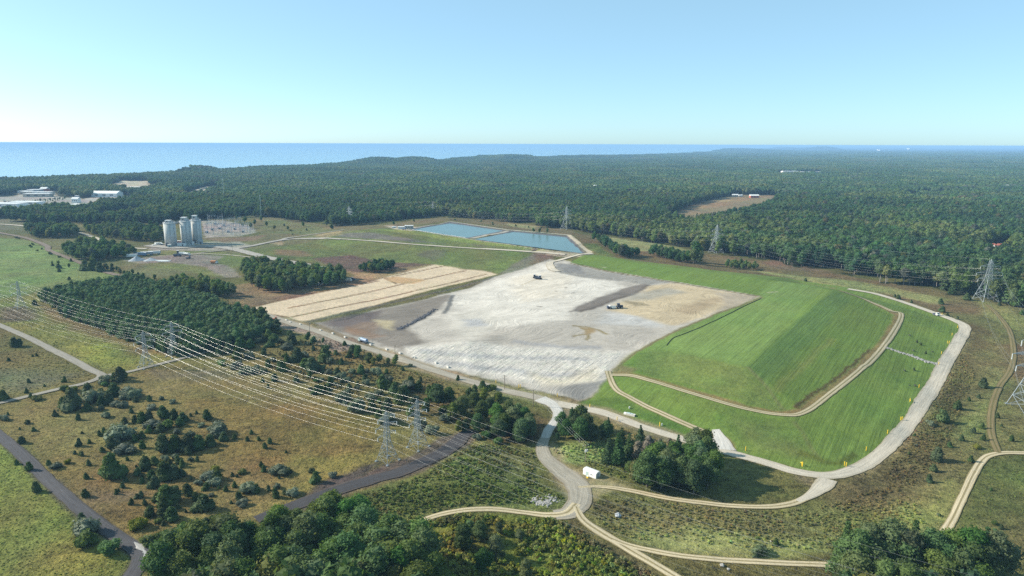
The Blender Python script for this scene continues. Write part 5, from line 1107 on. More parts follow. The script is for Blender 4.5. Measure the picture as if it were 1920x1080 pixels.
# --- lattice pylons
def lattice(m, lv, r_leg, r_b, skip_legs=True):
    """lv: (z, half width) from the ground up"""
    C4 = [(-1, -1), (1, -1), (1, 1), (-1, 1)]
    for (z0, w0), (z1, w1) in zip(lv[:-1], lv[1:]):
        for i in range(4):
            a, b = C4[i], C4[(i + 1) % 4]
            A0, B0 = (a[0] * w0, a[1] * w0, z0), (b[0] * w0, b[1] * w0, z0); A1, B1 = (a[0] * w1, a[1] * w1, z1), (b[0] * w1, b[1] * w1, z1)
            m.bar(A0, B1, r_b); m.bar(B0, A1, r_b); m.bar(A1, B1, r_b)
def make_tower(name, label, group, h, base, arms, arm_fr, waist, r=.11, loc=(0, 0, 0), rz=0):
    t = thing(name, label, 'pylon', loc, rz, group)
    wz, ww = waist; top = ww * .45
    lv = [(0, base / 2), (h * .13, base / 2 + (ww - base / 2) * .13 * h / wz), (h * .28, base / 2 + (ww - base / 2) * .28 * h / wz), (wz, ww)]
    n = 6
    for i in range(1, n + 1): f = i / n; lv.append((wz + (h * .96 - wz) * f, ww + (top - ww) * f))
    m = MB(); lattice(m, lv, r, r * .55)
    C4 = [(-1, -1), (1, -1), (1, 1), (-1, 1)]
    m.box((0, 0, h * .98), (top * .8, top * .8, h * .05), 0, .3); m.build('lattice_body', M_steel, t)
    for c in C4:
        l = MB()
        for (z0, w0), (z1, w1) in zip(lv[:-1], lv[1:]): l.bar((c[0] * w0, c[1] * w0, z0), (c[0] * w1, c[1] * w1, z1), r)
        l.box((c[0] * base / 2, c[1] * base / 2, 0), (.8, .8, .7)); l.build('leg', M_steel, t)
    tips = []
    for L, f in zip(arms, arm_fr):
        z = h * (1 - f); w = np.interp(z, [a for a, b in lv], [b for a, b in lv])
        for s in (-1, 1):
            a = MB(); tip = (0, s * L, z)
            for q in (-1, 1): a.bar((q * w, s * w, z), tip, r * .6); a.bar((q * w * .9, s * w * .9, z + h * .055), tip, r * .55)
            for k in (.35, .65): a.bar((w * (1 - k), s * (w + (L - w) * k), z), (-w * (1 - k), s * (w + (L - w) * k), z), r * .4)
            a.build('crossarm', M_steel, t)
            i = MB(); il = h * .065
            for k in range(6): i.cyl((0, s * L, z - il * (k + 1) / 6), .16, il / 9, 6)
            i.bar((0, s * L, z), (0, s * L, z - il), .05); i.build('insulator', M_insul, t); tips.append((0, s * L, z - il))
    tips.append((0, 0, h * 1.0)); return t, tips
def place_line(towers, ends, tips, sag, wlabels, group, rw):
    """one wire object per attachment, hung through all the pylons"""
    for j, lab in enumerate(wlabels):
        pts = []
        for t in towers:
            loc, rz, sc = t.location, t.rotation_euler.z, t.scale.x; x, y, z = tips[j]
            pts.append(Vector((loc.x + sc * (x * math.cos(rz) - y * math.sin(rz)), loc.y + sc * (x * math.sin(rz) + y * math.cos(rz)), loc.z + sc * z)))
        a = pts[0] + (pts[0] - pts[1]) * ends[0] if ends[0] else None; b = pts[-1] + (pts[-1] - pts[-2]) * ends[1] if ends[1] else None
        if a is not None: pts.insert(0, a)
        if b is not None: pts.append(b)
        path = []
        for p, q in zip(pts[:-1], pts[1:]):
            s = sag * (q - p).length * (.6 if j == len(wlabels) - 1 else 1)
            for k in range(28): f = k / 28; path.append(p.lerp(q, f) - Vector((0, 0, 4 * s * f * (1 - f))))
        path.append(pts[-1]); V, Q = tube([tuple(p) for p in path], [rw] * len(path), 4)
        o = mesh_np('power_line', V, Q, M_wire, smooth=False); tag(o, lab, 'power line', group)
def tow_at(px): p = gp(*px); return p
YF = math.atan2(-.594, .804)   # direction of the near line
TA, tipsA = make_tower('transmission_tower', 'tall lattice pylon on the cinder bank, the one nearer the dark grove', 'double pylons of the near power line', 20.5, 6.2, (4.2, 5.4, 4.6), (.13, .29, .46), (8.2, .95), .10, gp(727, 864), YF)
T1 = [copy_tree(TA, 'faint lattice pylon farthest along the track-side line, beyond the side road', gp(-14, 597)), copy_tree(TA, 'lattice pylon standing on the grey side track in the meadow corridor', gp(275, 688)), TA]
T2 = [copy_tree(TA, 'faint lattice pylon at the edge of the green meadow', gp(39, 577)), copy_tree(TA, 'lattice pylon close to the dark pine block', gp(327, 668)), copy_tree(TA, 'tall lattice pylon on the cinder bank, the one nearer the scrub belt', gp(784, 838))]
LV = ['upper', 'upper', 'middle', 'middle', 'lower', 'lower']; SD = ['open-meadow', 'pine-block']
for TT_, nm in ((T1, 'line along the meadow track'), (T2, 'line beside the pine block')):
    place_line(TT_, (0.9, 1.0), tipsA, .022, [f'{LV[j]} conductor on the {SD[(j + 1) % 2] if False else ("grove-side" if j % 2 == 0 else "forest-side")} arms of the {nm}' for j in range(6)] + [f'thin earth wire over the pylon tops of the {nm}'], f'wires of the {nm}', .015)
TB, tipsB = make_tower('transmission_tower', 'wide-legged lattice pylon in the pale grass before the tall forest', 'wide pylons of the forest power line', 33, 12.5, (8.0, 10.5, 8.5), (.17, .33, .47), (17, 1.9), .16, gp(1848, 563), 0)
seqB = [(656, 419, .80, 'lattice pylon before the dark forest wall beyond the silos'), (812, 404, .72, 'lattice pylon behind the first pond against the forest wall'), (1062, 430, 1.0, 'lattice pylon behind the second pond at the forest edge'), (1342, 474, .97, 'lattice pylon behind the hedge above the green cap')]
TS = []
pB = [gp(u, v) for u, v, s, l in seqB] + [gp(1848, 563), gp(1938, 770)]
for i, p in enumerate(pB):
    a = pB[max(i - 1, 0)]; b = pB[min(i + 1, 5)]; d = b - a
    if i == 1: d = pB[2] - pB[1]
    rz = math.atan2(d.y, d.x)
    if i < 4: TS.append(copy_tree(TB, seqB[i][3], p, rz, seqB[i][2]))
    elif i == 4: TB.rotation_euler.z = rz; TS.append(TB)
    else: TS.append(copy_tree(TB, 'huge pylon cut by the picture edge in the weedy ground', p, math.radians(-97), 1.22))
place_line(TS[1:], (1.0, .8), tipsB, .03, [f'{LV[j]} conductor of the forest power line on the {"forest" if j % 2 else "green-cap"} side arms' if False else f'{LV[j]} {"outer" if j % 2 else "inner"} conductor of the power line along the forest edge' for j in range(6)] + ['thin earth wire over the forest-edge pylons'], 'wires of the forest power line', .028)
for u, v, h, lab in [(490, 407, 40, 'slim radio mast rising from the forest behind the substation'), (420, 371, 45, 'slim radio mast in the forest nearer the lake'), (417, 345, 55, 'distant slim mast on the wooded shore')]:
    x, y = G(u, v, 6); m = MB(); z = float(T(x, y)[0])
    e = thing('radio_mast', lab, 'mast', (x, y, z)); 
    for k in range(12): a = k / 12 * h; b = (k + 1) / 12 * h; [m.bar((.4 * c[0], .4 * c[1], a), (.4 * c[0], .4 * c[1], b), .09) for c in ((-1, -1), (1, -1), (0, 1))]; m.bar((-.4, -.4, a), (.4, -.4, b), .06); m.bar((.4, -.4, a), (0, .4, b), .06)
    m.build('mast_lattice', M_white, e); MB().box((0, 0, h + .4), (.9, .9, 1.2)).build('antenna', M_white, e)

# --- wooden utility poles
def pole(px, h, label, arm=True, pot=False, rz=0.0):
    e = thing('utility_pole', label, 'utility pole', gp(*px), rz); MB().bar((0, 0, -.4), (0, 0, h), .17, 8, .11).build('pole', M_wood, e)
    if arm:
        MB().box((0, .16, h - .5), (2.4, .12, .14)).build('crossarm', M_wood, e); i = MB()
        for x in (-1.1, 0, 1.1): i.cyl((x, .16, h - .43), .07, .3, 6)
        i.build('insulator', M_insul, e)
    if pot: 
        for x in (-.38, .38): m = MB(); m.cyl((x, -.35, h - 2.9), .28, .95, 10); m.cyl((x, -.35, h - 1.95), .1, .2, 6); m.build('transformer', M_roof, e)
    return e
P1 = pole((1098, 866), 7.2, 'wooden pole with grey transformer cans beside the white shed', True, True, math.radians(25))
P2 = pole((1000, 762), 8.5, 'wooden pole near the junction of haul road and gravel path', True, False, math.radians(25))
for px, lab in [((581, 627), 'wooden pole on the haul road verge near the sand pad corner'), ((741, 671), 'wooden pole on the haul road verge below the pale ash face'), ((946, 730), 'wooden pole on the haul road verge nearest the road junction'), ((636, 488), 'wooden pole by the concrete road end'), ((436, 472), 'wooden pole on the grass by the concrete road'), ((281, 462), 'wooden pole at the yard before the silos')]:
    pole(px, 7.5 if px[1] > 500 else 8, lab, px[1] > 500, False, math.radians(-30))
def wire(a, b, lab, r=.03, sag=.8, grp=None):
    pts = []
    for k in range(17): f = k / 16; p = a.lerp(b, f); pts.append((p.x, p.y, p.z - 4 * sag * f * (1 - f)))
    V, Q = tube(pts, [r] * 17, 4); tag(mesh_np('service_wire', V, Q, M_wire, smooth=False), lab, 'wire', grp)
for k, dx in enumerate((-1.1, 0, 1.1)):
    A = P1.matrix_basis @ Vector((dx, .16, 6.95)); B = P2.matrix_basis @ Vector((dx, .16, 8.25)); wire(A, B, 'thin service wire running down to the transformer pole', .028, .9, 'service wires to the transformer pole')

# --- ash silos
def silo(px, r, h, label, house):
    p = gp(*px); e = thing('ash_silo', label, 'silo', p)
    s = MB(); s.cyl((0, 0, 0), r, h, 48)
    o = s.build('shell', M_conc, e); 
    for f in o.data.polygons: f.use_smooth = len(f.vertices) == 4
    m = MB(); m.cyl((0, 0, h), r + .35, .5, 48); m.build('roof_slab', M_roof, e)
    m = MB()
    for z in (.6, 1.15):
        for k in range(24): a, b = 2 * math.pi * k / 24, 2 * math.pi * (k + 1) / 24; m.bar((r * math.cos(a), r * math.sin(a), h + .5 + z), (r * math.cos(b), r * math.sin(b), h + .5 + z), .06)
    for k in range(24): a = 2 * math.pi * k / 24; m.bar((r * math.cos(a), r * math.sin(a), h + .5), (r * math.cos(a), r * math.sin(a), h + 1.65), .06)
    m.build('railing', M_grey, e)
    hh = MB(); w, d, z = house; hh.box((-r * .15, 0, h + .5 + z / 2), (w, d, z)); o = hh.build('head_house', M_conc, e); rf = MB(); rf.box((-r * .15, 0, h + .5 + z + .15), (w + .7, d + .7, .3)); rf.build('roof', M_roof, o)
    wd = MB(); wd.box((-r * .15, -d / 2 - .03, h + .5 + z * .55), (w * .5, .06, z * .35)); wd.build('window', M_shade, o)
    eq = MB()
    for k in range(5): a = k * 1.2 + .3; eq.box((r * .6 * math.cos(a), r * .6 * math.sin(a), h + .5 + .7), (1.5, 1.2, 1.4 + .4 * (k % 2)), a)
    for k in range(3): a = k * 2.0 + 1; eq.cyl((r * .7 * math.cos(a), r * .7 * math.sin(a), h + .5), .35, 2.6, 8)
    eq.build('roof_plant', M_grey, e)
    lad = MB()
    for k in (-.3, .3): lad.bar((r * .93 + .1, -r * .4 + k, 0), (r * .93 + .1, -r * .4 + k, h), .06)
    for k in range(int(h / 1.5)): lad.bar((r * .93 + .1, -r * .4 - .3, k * 1.5), (r * .93 + .1, -r * .4 + .3, k * 1.5), .05)
    for k in range(4): lad.box((r * .93 + .25, -r * .4, h * (k + .7) / 4.6), (1.2, 1.6, .15))
    lad.build('ladder', M_grey, e)
    dr = MB(); dr.box((-r * .2, -r * .98, 2.2), (3.6, .5, 4.4)); dr.build('door', M_shade, e)
    sp = MB(); sp.bar((r * .5, -r * .95, h), (r * .5, -r * .95, 3), .22, 8); sp.build('ash_pipe', M_grey, e)
    ft = MB(); ft.cyl((0, 0, -.6), r + .5, 1.2, 48); ft.build('plinth', M_roof, e); return e
S1 = silo((321.5, 461.5), 6.6, 27.5, 'pale concrete ash silo standing apart, nearest the wood', (5.5, 5, 2.6))
S2 = silo((351, 459), 6.1, 28.2, 'middle concrete ash silo with the big head house', (5.5, 6, 4.2))
S3 = silo((370.5, 456), 5.8, 28.0, 'concrete ash silo closest to the substation', (4.5, 5, 5.2))
a = S1.location + Vector((6, 0, 27.2)); b = S2.location + Vector((-6, 0, 27.2)); e = thing('walkway_bridge', 'high steel walkway bridge between the first two silos', 'walkway', (a + b) / 2)
d = (b - a) / 2; m = MB(); m.bar(-d, d, .8); m.build('deck', M_grey, e); m = MB()
for s in (-.9, .9):
    for z in (.8, 1.6): m.bar(-d + Vector((0, s, z)), d + Vector((0, s, z)), .08)
    for k in range(7): q = -d + d * 2 * k / 6 + Vector((0, s, 0)); m.bar(q, q + Vector((0, 0, 1.6)), .07)
m.build('railing', M_grey, e)
for px, dm, lab, mt in [((341, 461), (9, 5, 3.2), 'low white pump building at the foot of the middle silo', M_white), ((358, 459), (7, 4, 3.6), 'low grey equipment house between the paired silos', M_roof), ((376, 457), (5, 4, 4.2), 'dark loading bay at the foot of the last silo', M_grey), ((318, 464), (3.5, 3, 3.5), 'small pale hut in front of the separate silo', M_teal), ((333, 455), (8, 3, 2.2), 'long dark red tank shed behind the silos', M_red)]:
    e = thing('equipment_hut', lab, 'hut', gp(*px), .1); MB().box((0, 0, dm[2] / 2), dm).build('wall', mt, e); MB().box((0, 0, dm[2] + .12), (dm[0] + .5, dm[1] + .5, .24)).build('roof', M_roof, e); MB().box((dm[0] * .2, -dm[1] / 2 - .04, 1.1), (1.2, .08, 2.2)).build('door', M_shade, e)

# --- substation
rs = random.Random(4)
def gantry(loc, w, h, rz, label):
    e = thing('substation_gantry', label, 'gantry', loc, rz, 'steel gantries in the substation yard')
    for s in (-1, 1):
        m = MB(); [m.bar((s * w / 2 + k, 0, 0), (s * w / 2, 0, h), .1) for k in (-.7, .7)]; [m.bar((s * w / 2 - .7 + .12 * j, 0, h * j / 6), (s * w / 2 + .6 - .1 * j, 0, h * (j + 1) / 6), .06) for j in range(6)]; m.build('post', M_steel, e)
    m = MB(); m.bar((-w / 2, 0, h), (w / 2, 0, h), .14); m.bar((-w / 2, 0, h - .9), (w / 2, 0, h - .9), .12); [m.bar((-w / 2 + w * j / 6, 0, h), (-w / 2 + w * (j + 1) / 6, 0, h - .9), .07) for j in range(6)]; m.build('beam', M_steel, e)
    m = MB(); [m.cyl((-w / 3 + w / 3 * j, 0, h - 2.6), .17, 1.7, 6) for j in range(3)]; m.build('insulator', M_insul, e); return e
rowsn = ['front row', 'second row', 'third row', 'fourth row', 'rear row']; coln = ['nearest the silos', 'second from the silos', 'in the middle', 'fourth from the silos', 'nearest the scrub end']
for r_ in range(5):
    for c_ in range(5):
        u = 392 + c_ * 17 + r_ * 1.5; v = 440 - r_ * 5.2 - (0 if c_ < 3 else 0.5) + c_ * .3
        if r_ > 2 and c_ > 3: continue
        gantry(gp(u, v), 11 + rs.random() * 3, 8 + rs.random() * 5, rs.choice([.1, .1, 1.5]), f'pale steel substation gantry in the {rowsn[r_]}, {coln[c_]}')
for i, (u, v) in enumerate([(398, 432), (412, 430), (428, 436), (441, 431), (456, 436), (388, 437), (420, 424), (404, 421)]):
    e = thing('transformer', ['grey substation transformer by the silos, towards the rear', 'grey substation transformer mid-yard, front one of two close together', 'grey substation transformer near the front fence', 'grey substation transformer behind the front row towards the scrub', 'grey substation transformer at the scrub end', 'grey substation transformer nearest the silos', 'grey substation transformer in the third row', 'grey substation transformer at the back of the yard'][i], 'transformer', gp(u, v), .1, 'transformers in the substation yard')
    MB().box((0, 0, 1.5), (3.4, 2, 2.6)).build('tank', M_blue if i % 3 == 2 else M_grey, e); m = MB(); [m.box((-1.4 + .5 * j, -1.2, 1.5), (.12, .5, 2)) for j in range(6)]; m.build('radiator', M_grey, e); m = MB(); [m.bar((x, 0, 2.8), (x * 1.3, 0, 4.4), .14, 6) for x in (-1, 0, 1)]; m.build('bushing', M_insul, e)
for i, (u, v, h) in enumerate([(393, 431, 15), (410, 426, 17), (418, 422, 18), (443, 432, 14), (458, 440, 13), (466, 433, 14), (407, 441, 11), (430, 428, 15), (476, 437, 13)] + [(388 + (k * 29) % 84, 441 - (k * 7) % 22 + .2 * ((k * 29) % 84) * .1, 8 + (k * 5) % 8) for k in range(26)]):
    e = thing('lightning_pole', 'tall pale lightning pole rising out of the substation yard', 'pole', gp(u, v), 0, 'lightning poles of the substation'); MB().bar((0, 0, 0), (0, 0, h), .22, 6, .1).build('pole', M_roof, e); MB().bar((0, 0, h), (0, 0, h + 1.5), .05).build('spike', M_steel, e)

# --- white arched shed
p = gp(1105, 894); q = gp(1093, 889); r_ = gp(1117, 898); rz = math.atan2(r_.y - q.y, r_.x - q.x); c = (q + r_) / 2 + Vector((-math.sin(rz) * 1.45, math.cos(rz) * 1.45, 0))
e = thing('storage_shed', 'small white arched metal shed beside the gravel junction', 'shed', (c.x, c.y, float(T(c.x, c.y)[0])), rz)
L, W, hw = (r_ - q).length, 2.9, 1.75
prof = [(-W / 2, 0), (-W / 2, hw)]; m = MB(); m.box((0, 0, hw / 2 - .1), (L, W, hw + .2)); m.build('wall', M_white, e)
m = MB(); n = 8; pr = [(W / 2 * 1.03 * math.cos(math.pi * k / n), hw + .62 * math.sin(math.pi * k / n)) for k in range(n + 1)]
V = [(-L / 2 - .08, y, z) for y, z in pr] + [(L / 2 + .08, y, z) for y, z in pr]; m._a(V, [(k, k + 1, n + 2 + k, n + 1 + k) for k in range(n)] + [tuple(range(n, -1, -1)), tuple(range(n + 1, 2 * n + 2))]); m.build('roof', M_roof, e)
MB().box((-L * .18, -W / 2 - .03, .8), (1.1, .05, 1.6)).build('door', M_teal, e); MB().box((L * .15, -W / 2 - .02, 1.1), (.9, .04, .5)).build('vent', M_grey, e); MB().box((L / 2 + .02, 0, .85), (.04, 1.6, 1.6)).build('end_panel', M_grey, e)
e = thing('meter_box', 'small yellow box at the front corner of the white shed', 'box', gp(1101.5, 896), rz); MB().box((0, 0, .35), (.7, .5, .7)).build('cabinet', M_yellow, e); MB().box((0, 0, .73), (.8, .6, .06)).build('lid', M_white, e)

# --- leachate vault on the cap, its vent post, and a sign lying by the road
e = thing('concrete_vault', 'pale concrete vault set in the green slope by the road', 'vault', gp(1181, 778), yaw((1170, 776), (1188, 780)), None, .72)
m = MB(); m.box((0, 0, .45), (4.6, 2.4, 1.1)); m.build('chamber', M_block, e); MB().box((-.9, .1, 1.08), (2.2, 1.7, .14)).build('hatch', M_teal, e); MB().box((1.3, 0, 1.09), (1.3, 1.5, .16)).build('hatch', M_teal, e); m = MB(); m.box((3.0, -.3, .5), (1.3, 2.0, 1.2)); m.build('outlet', M_block, e); MB().box((3.66, -.3, .55), (.05, 1.4, .8)).build('mouth_shade_panel', M_shade, e); m = MB(); m.box((-3.2, 0, .4), (1.4, 1.8, 1.0)); m.build('step', M_white, e)  # dark outlet mouth is a flat panel, inner shade put into its colour
for u, v, lab in [(1180, 766, 'small white vent post above the concrete vault'), (1241, 798, 'small white marker block beside a yellow post')]:
    e = thing('marker_post', lab, 'post', gp(u, v)); MB().box((0, 0, .35), (.5, .5, .9)).build('body', M_white, e); MB().box((0, 0, .84), (.6, .6, .08)).build('cap', M_roof, e)
e = thing('fallen_sign', 'dark flat panel lying on the verge by the pale road', 'panel', gp(1164, 790), .4); MB().box((0, 0, .15), (1.6, .9, .12)).build('panel', M_dark, e); MB().box((0, 0, .08), (.2, 1.2, .1)).build('frame', M_grey, e)

# --- yellow wellhead posts
def wellhead(px, lab, double=False, arm=False):
    e = thing('well_post', lab, 'post', gp(*px), rs.random() * 6, 'yellow well posts round the green cap', 1.15)
    for k, x in enumerate((-.35, .35) if double else (0,)): MB().cyl((x, 0, -.2), .13, 1.5 + .2 * k, 8).build('casing', M_yellow, e)
    MB().cyl((0 if not double else -.35, 0, 1.3), .17, .14, 8).build('cap', M_yellow, e)
    if arm: MB().bar((0, 0, 1.0), (1.4, .2, .7), .1, 6).build('pipe_arm', M_yellow, e)
WL = [(974, 727, 1, 0, 'yellow well post pair by the foot of the ash face'), (1045, 744, 0, 0, 'yellow well post at the haul road junction'), (1106, 764, 0, 0, 'yellow well post at the start of the green slope'), (1157, 788, 0, 0, 'yellow well post on the verge across from the concrete vault'), (1237, 799, 1, 0, 'yellow well post with a white block beside it'), (1313, 820, 0, 1, 'yellow well post below the track, near the white apron'), (1398, 845, 0, 0, 'yellow well post just past the white apron'), (1504, 874, 1, 1, 'yellow well with side arm near the road fork'), (1585, 874, 1, 0, 'yellow well post at the bend of the perimeter road'), (1624, 845, 0, 0, 'yellow well post, next one up from the road bend'), (1664, 813, 0, 0, 'yellow well post below the triple well'), (1690, 788, 1, 1, 'tall yellow triple well beside the perimeter road'), (1706, 753, 0, 1, 'yellow well post with arm above the triple well'), (1723, 727, 0, 0, 'yellow well post midway up the perimeter road'), (1760, 684, 0, 0, 'yellow well post at the stone channel outlet'), (1765, 664, 0, 0, 'yellow well post just above the stone channel'), (1778, 644, 1, 0, 'yellow well pair below the outer road corner'), (1785, 629, 0, 0, 'yellow well post second below the outer corner'), (1795, 615, 0, 0, 'yellow well post at the outer road corner'), (1766, 591, 0, 0, 'yellow well post on the upper perimeter road'), (930, 718, 0, 0, 'yellow post on the haul road verge')]
for u, v, d_, a_, l in WL: wellhead((u, v), l, d_, a_)
# --- stone channel down the lower slope (dumped rocks, uncountable) and rock piles
def rubble(name, path, w, n, size, label, mat, seed):
    f = Leaf(seed); P = smooth_line(poly(path), 1.0)
    for i in range(n):
        c = P[f.r.integers(len(P))] + f.r.normal(0, w * .4, 2); s = f.r.uniform(*size); f.core((c[0], c[1], float(T(c[0], c[1])[0]) + s * .2), s, 1.0, True, .6)
    a = f.arrays(); o = mesh_np(name, a[0], a[1], mat, smooth=False); tag(o, label, 'stones', kind='stuff')
rubble('riprap', [(1662, 652), (1685, 660), (1712, 668), (1735, 677), (1758, 683)], 1.7, 420, (.18, .55), 'dumped stones lining the channel across the green slope', M_rock, 71)
rubble('rubble', [(1006, 938), (1020, 942), (1035, 937)], 3.2, 240, (.2, .5), 'patch of broken pale stone in the grass loop', M_rock, 72)
rubble('clods', [(745, 618), (768, 608), (790, 596), (815, 580)], 2.0, 260, (.3, .9), 'ridge of dumped dark ash clods', simple('dark_ash', (.10, .10, .11), .95, .1, 0, .2), 73)
rubble('spoil', [(1337, 815), (1352, 828)], 3, 90, (.12, .3), 'loose stones round the white apron', M_rock, 74)
for u, v, s, l in [(1354, 1061, .7, 'pale boulder beside the sandy fork'), (1366, 1068, .5, 'smaller pale boulder beside the sandy fork'), (1158, 968, 1.1, 'grey lump in place of a dark bluish patch on the brushy slope'), (1446, 1015, .4, 'small pale stone by the lone bush')]:  # grey lump is made up in place of a dark puddle-like patch
    f = Leaf(int(u)); f.core((0, 0, s * .3), s, 1.0, False, .7); a = f.arrays(); o = mesh_np('boulder', a[0], a[1], M_rock if u != 1158 else M_grey, smooth=False); o.location = gp(u, v); tag(o, l, 'boulder')
# --- black silt sock snaking along the cap
P = smooth_line(poly([(1250, 648), (1256, 640), (1264, 633), (1278, 628), (1298, 620), (1311, 615), (1330, 606), (1352, 596), (1380, 582), (1400, 572), (1427, 560)]), 2.0)
V, Q = tube([(x, y, float(T(x, y)[0]) + .14) for x, y in P], [.2] * len(P), 6); o = mesh_np('silt_sock', V, Q, M_rubber, smooth=False); tag(o, 'long black silt sock snaking along the edge of the green cap', 'silt sock')

# --- concrete blocks along the haul road
BL = [(537, 601), (544, 605), (563, 609), (601, 620), (624, 626), (647, 633), (695, 647), (725, 656), (750, 663), (777, 671), (817, 681), (840, 689)]
for i, (u, v) in enumerate(BL):
    nm = ['nearest the sand pad corner', 'second from the sand pad corner', 'third from the sand pad corner', 'fourth from the sand pad corner', 'second before the tanker truck', 'just before the tanker truck', 'just past the tanker truck', 'second past the tanker truck', 'third past the tanker truck', 'fourth past the tanker truck', 'fifth past the tanker truck', 'farthest past the tanker truck'][i]
    e = thing('concrete_block', f'white concrete barrier block on the haul road verge, {nm}', 'barrier', gp(u, v), yaw((600, 622), (700, 656)) + rs.uniform(-.15, .15), 'white blocks along the haul road')
    MB().box((0, 0, .4), (2.0, .9, .9), 0, .9).build('block', M_block, e); MB().box((0, 0, .88), (.5, .2, .12)).build('lifting_eye', M_grey, e)
# --- vehicles
def wheel(m, x, y, r, w): m.bar((x, y - w / 2, r), (x, y + w / 2, r), r, 12)
def wheels(e, L):
    for x, y, r, w in L:
        m = MB(); wheel(m, x, y, r, w); o = m.build('wheel', M_rubber, e); m = MB(); m.bar((x, y - w / 2 - .02, r), (x, y + w / 2 + .02, r), r * .5, 8); m.build('rim', M_grey, o)
def truck(px, rz, label, cabm, bodym, kind='box', L=7.0, sc=1.0, name='truck'):
    e = thing(name, label, 'truck', gp(*px), rz, None, sc)
    MB().box((0, 0, .75), (L, 1.0, .35)).build('chassis', M_rubber, e)
    cab = MB(); cab.prism([(L / 2 - 1.9, .7), (L / 2 - 1.9, 2.7), (L / 2 - .6, 2.7), (L / 2 - .25, 1.8), (L / 2, 1.7), (L / 2, .7)], -1.15, 1.15); c = cab.build('cab', cabm, e)
    g = MB(); g.box((L / 2 - 1.3, 0, 2.2), (.9, 2.34, .6)); g.build('side_window', M_glass, c); g = MB(); g._a([(L / 2 - .58, -1.0, 2.62), (L / 2 - .22, -1.0, 1.85), (L / 2 - .22, 1.0, 1.85), (L / 2 - .58, 1.0, 2.62)], [(0, 1, 2, 3)]); g.build('windscreen', M_glass, c)
    b = MB()
    if kind == 'tank':
        b.bar((-L / 2, 0, 1.95), (L / 2 - 2.2, 0, 1.95), 1.12, 16); o = b.build('tank', bodym, e); MB().cyl((-.8, 0, 3.0), .4, .25, 10).build('hatch', M_grey, o); MB().box((-L / 2 - .15, 0, 1.2), (.3, 2.0, .5)).build('spray_bar', M_grey, e)
    elif kind == 'dump':
        b.prism([(-L / 2, 1.3), (-L / 2 - .3, 2.7), (L / 2 - 2.1, 2.9), (L / 2 - 1.4, 3.15), (L / 2 - 2.3, 1.1)], -1.25, 1.25); b.build('dump_body', bodym, e)
    elif kind == 'pickup':
        b.prism([(-L / 2, .7), (-L / 2, 1.5), (L / 2 - 1.9, 1.5), (L / 2 - 1.9, .7)], -1.1, 1.1); b.build('bed', bodym, e)
    else: b.box((-L * .14, 0, 2.1), (L * .68, 2.4, 2.3)); b.build('cargo_box', bodym, e)
    wheels(e, [(L / 2 - 1.1, s * 1.0, .5, .4) for s in (-1, 1)] + [(x, s * 1.0, .5, .5) for x in (-L / 2 + 1.0, -L / 2 + 2.2) for s in (-1, 1)]); return e
def dozer(px, rz, label, sc=1.0, bodym=M_dark):
    e = thing('bulldozer', label, 'bulldozer', gp(*px), rz, None, sc)
    for s in (-1, 1):
        t = MB(); t.prism([(-1.9, .1), (-2.2, .6), (-1.8, 1.1), (1.5, 1.1), (2.1, .6), (1.7, .1)], s * 1.1 - .3, s * 1.1 + .3); t.build('track', M_rubber, e)
    MB().box((.5, 0, 1.4), (2.9, 1.5, 1.2)).build('engine_hood', bodym, e); o = MB().box((-.9, 0, 2.4), (1.5, 1.6, 1.7)).build('cab', bodym, e); MB().box((-.9, 0, 2.6), (1.54, 1.64, .8)).build('window', M_glass, o); MB().box((-.9, 0, 3.32), (1.8, 1.9, .14)).build('roof', M_roof, o)
    b = MB(); b._a([(2.7, -2, .1), (2.9, -2, .75), (2.6, -2, 1.5), (2.7, 2, .1), (2.9, 2, .75), (2.6, 2, 1.5), (2.85, -2, .1), (3.05, -2, .75), (2.75, -2, 1.5), (2.85, 2, .1), (3.05, 2, .75), (2.75, 2, 1.5)], [(0, 1, 4, 3), (1, 2, 5, 4), (7, 6, 9, 10), (8, 7, 10, 11), (2, 8, 11, 5), (0, 3, 9, 6), (0, 6, 7, 1), (1, 7, 8, 2), (3, 4, 10, 9), (4, 5, 11, 10)]); b.build('blade', M_grey, e)
    m = MB(); [m.bar((.4, s * 1.15, .6), (2.75, s * 1.15, .5), .12) for s in (-1, 1)]; m.build('push_arm', M_grey, e); MB().cyl((.9, .4, 2.0), .1, 1.1, 8).build('exhaust', M_rubber, e); return e
dozer((1004, 521.5), .2, 'dark bulldozer on the pale ash nearest the pond bank', 1.0); dozer((1010.5, 523.5), 2.6, 'second dark bulldozer just beside the first on the pale ash', 1.05)
e = thing('articulated_tractor', 'dark four-wheel tractor pulling a white scraper box on the tan ash', 'tractor', gp(1158, 578), .15, None, 1.0)
MB().box((2.4, 0, 1.5), (2.6, 1.5, 1.2)).build('hood', M_dark, e); o = MB().box((.5, 0, 2.3), (1.7, 1.8, 2.0)).build('cab', M_dark, e); MB().box((.5, 0, 2.6), (1.74, 1.84, .9)).build('window', M_glass, o); MB().box((.5, 0, 3.36), (2, 2.1, .15)).build('roof', M_dark, o)
m = MB(); m.prism([(-6.0, .5), (-6.2, 2.2), (-2.0, 2.2), (-1.6, .9), (-2.4, .4)], -1.4, 1.4); m.build('scraper_box', M_white, e); MB().box((-3.9, 0, 2.3), (3.2, 2.4, .06)).build('load', M_tan, e); MB().bar((-1.6, 0, 1.2), (.2, 0, 1.0), .2, 6).build('drawbar', M_grey, e); MB().box((-6.9, 0, 1.0), (1.3, 2.2, 1.6)).build('rear_gate', M_dark, e)
wheels(e, [(2.6, 1.3, .85, .7), (2.6, -1.3, .85, .7), (.2, 1.3, .85, .7), (.2, -1.3, .85, .7), (-5.6, 1.5, .8, .6), (-5.6, -1.5, .8, .6)])
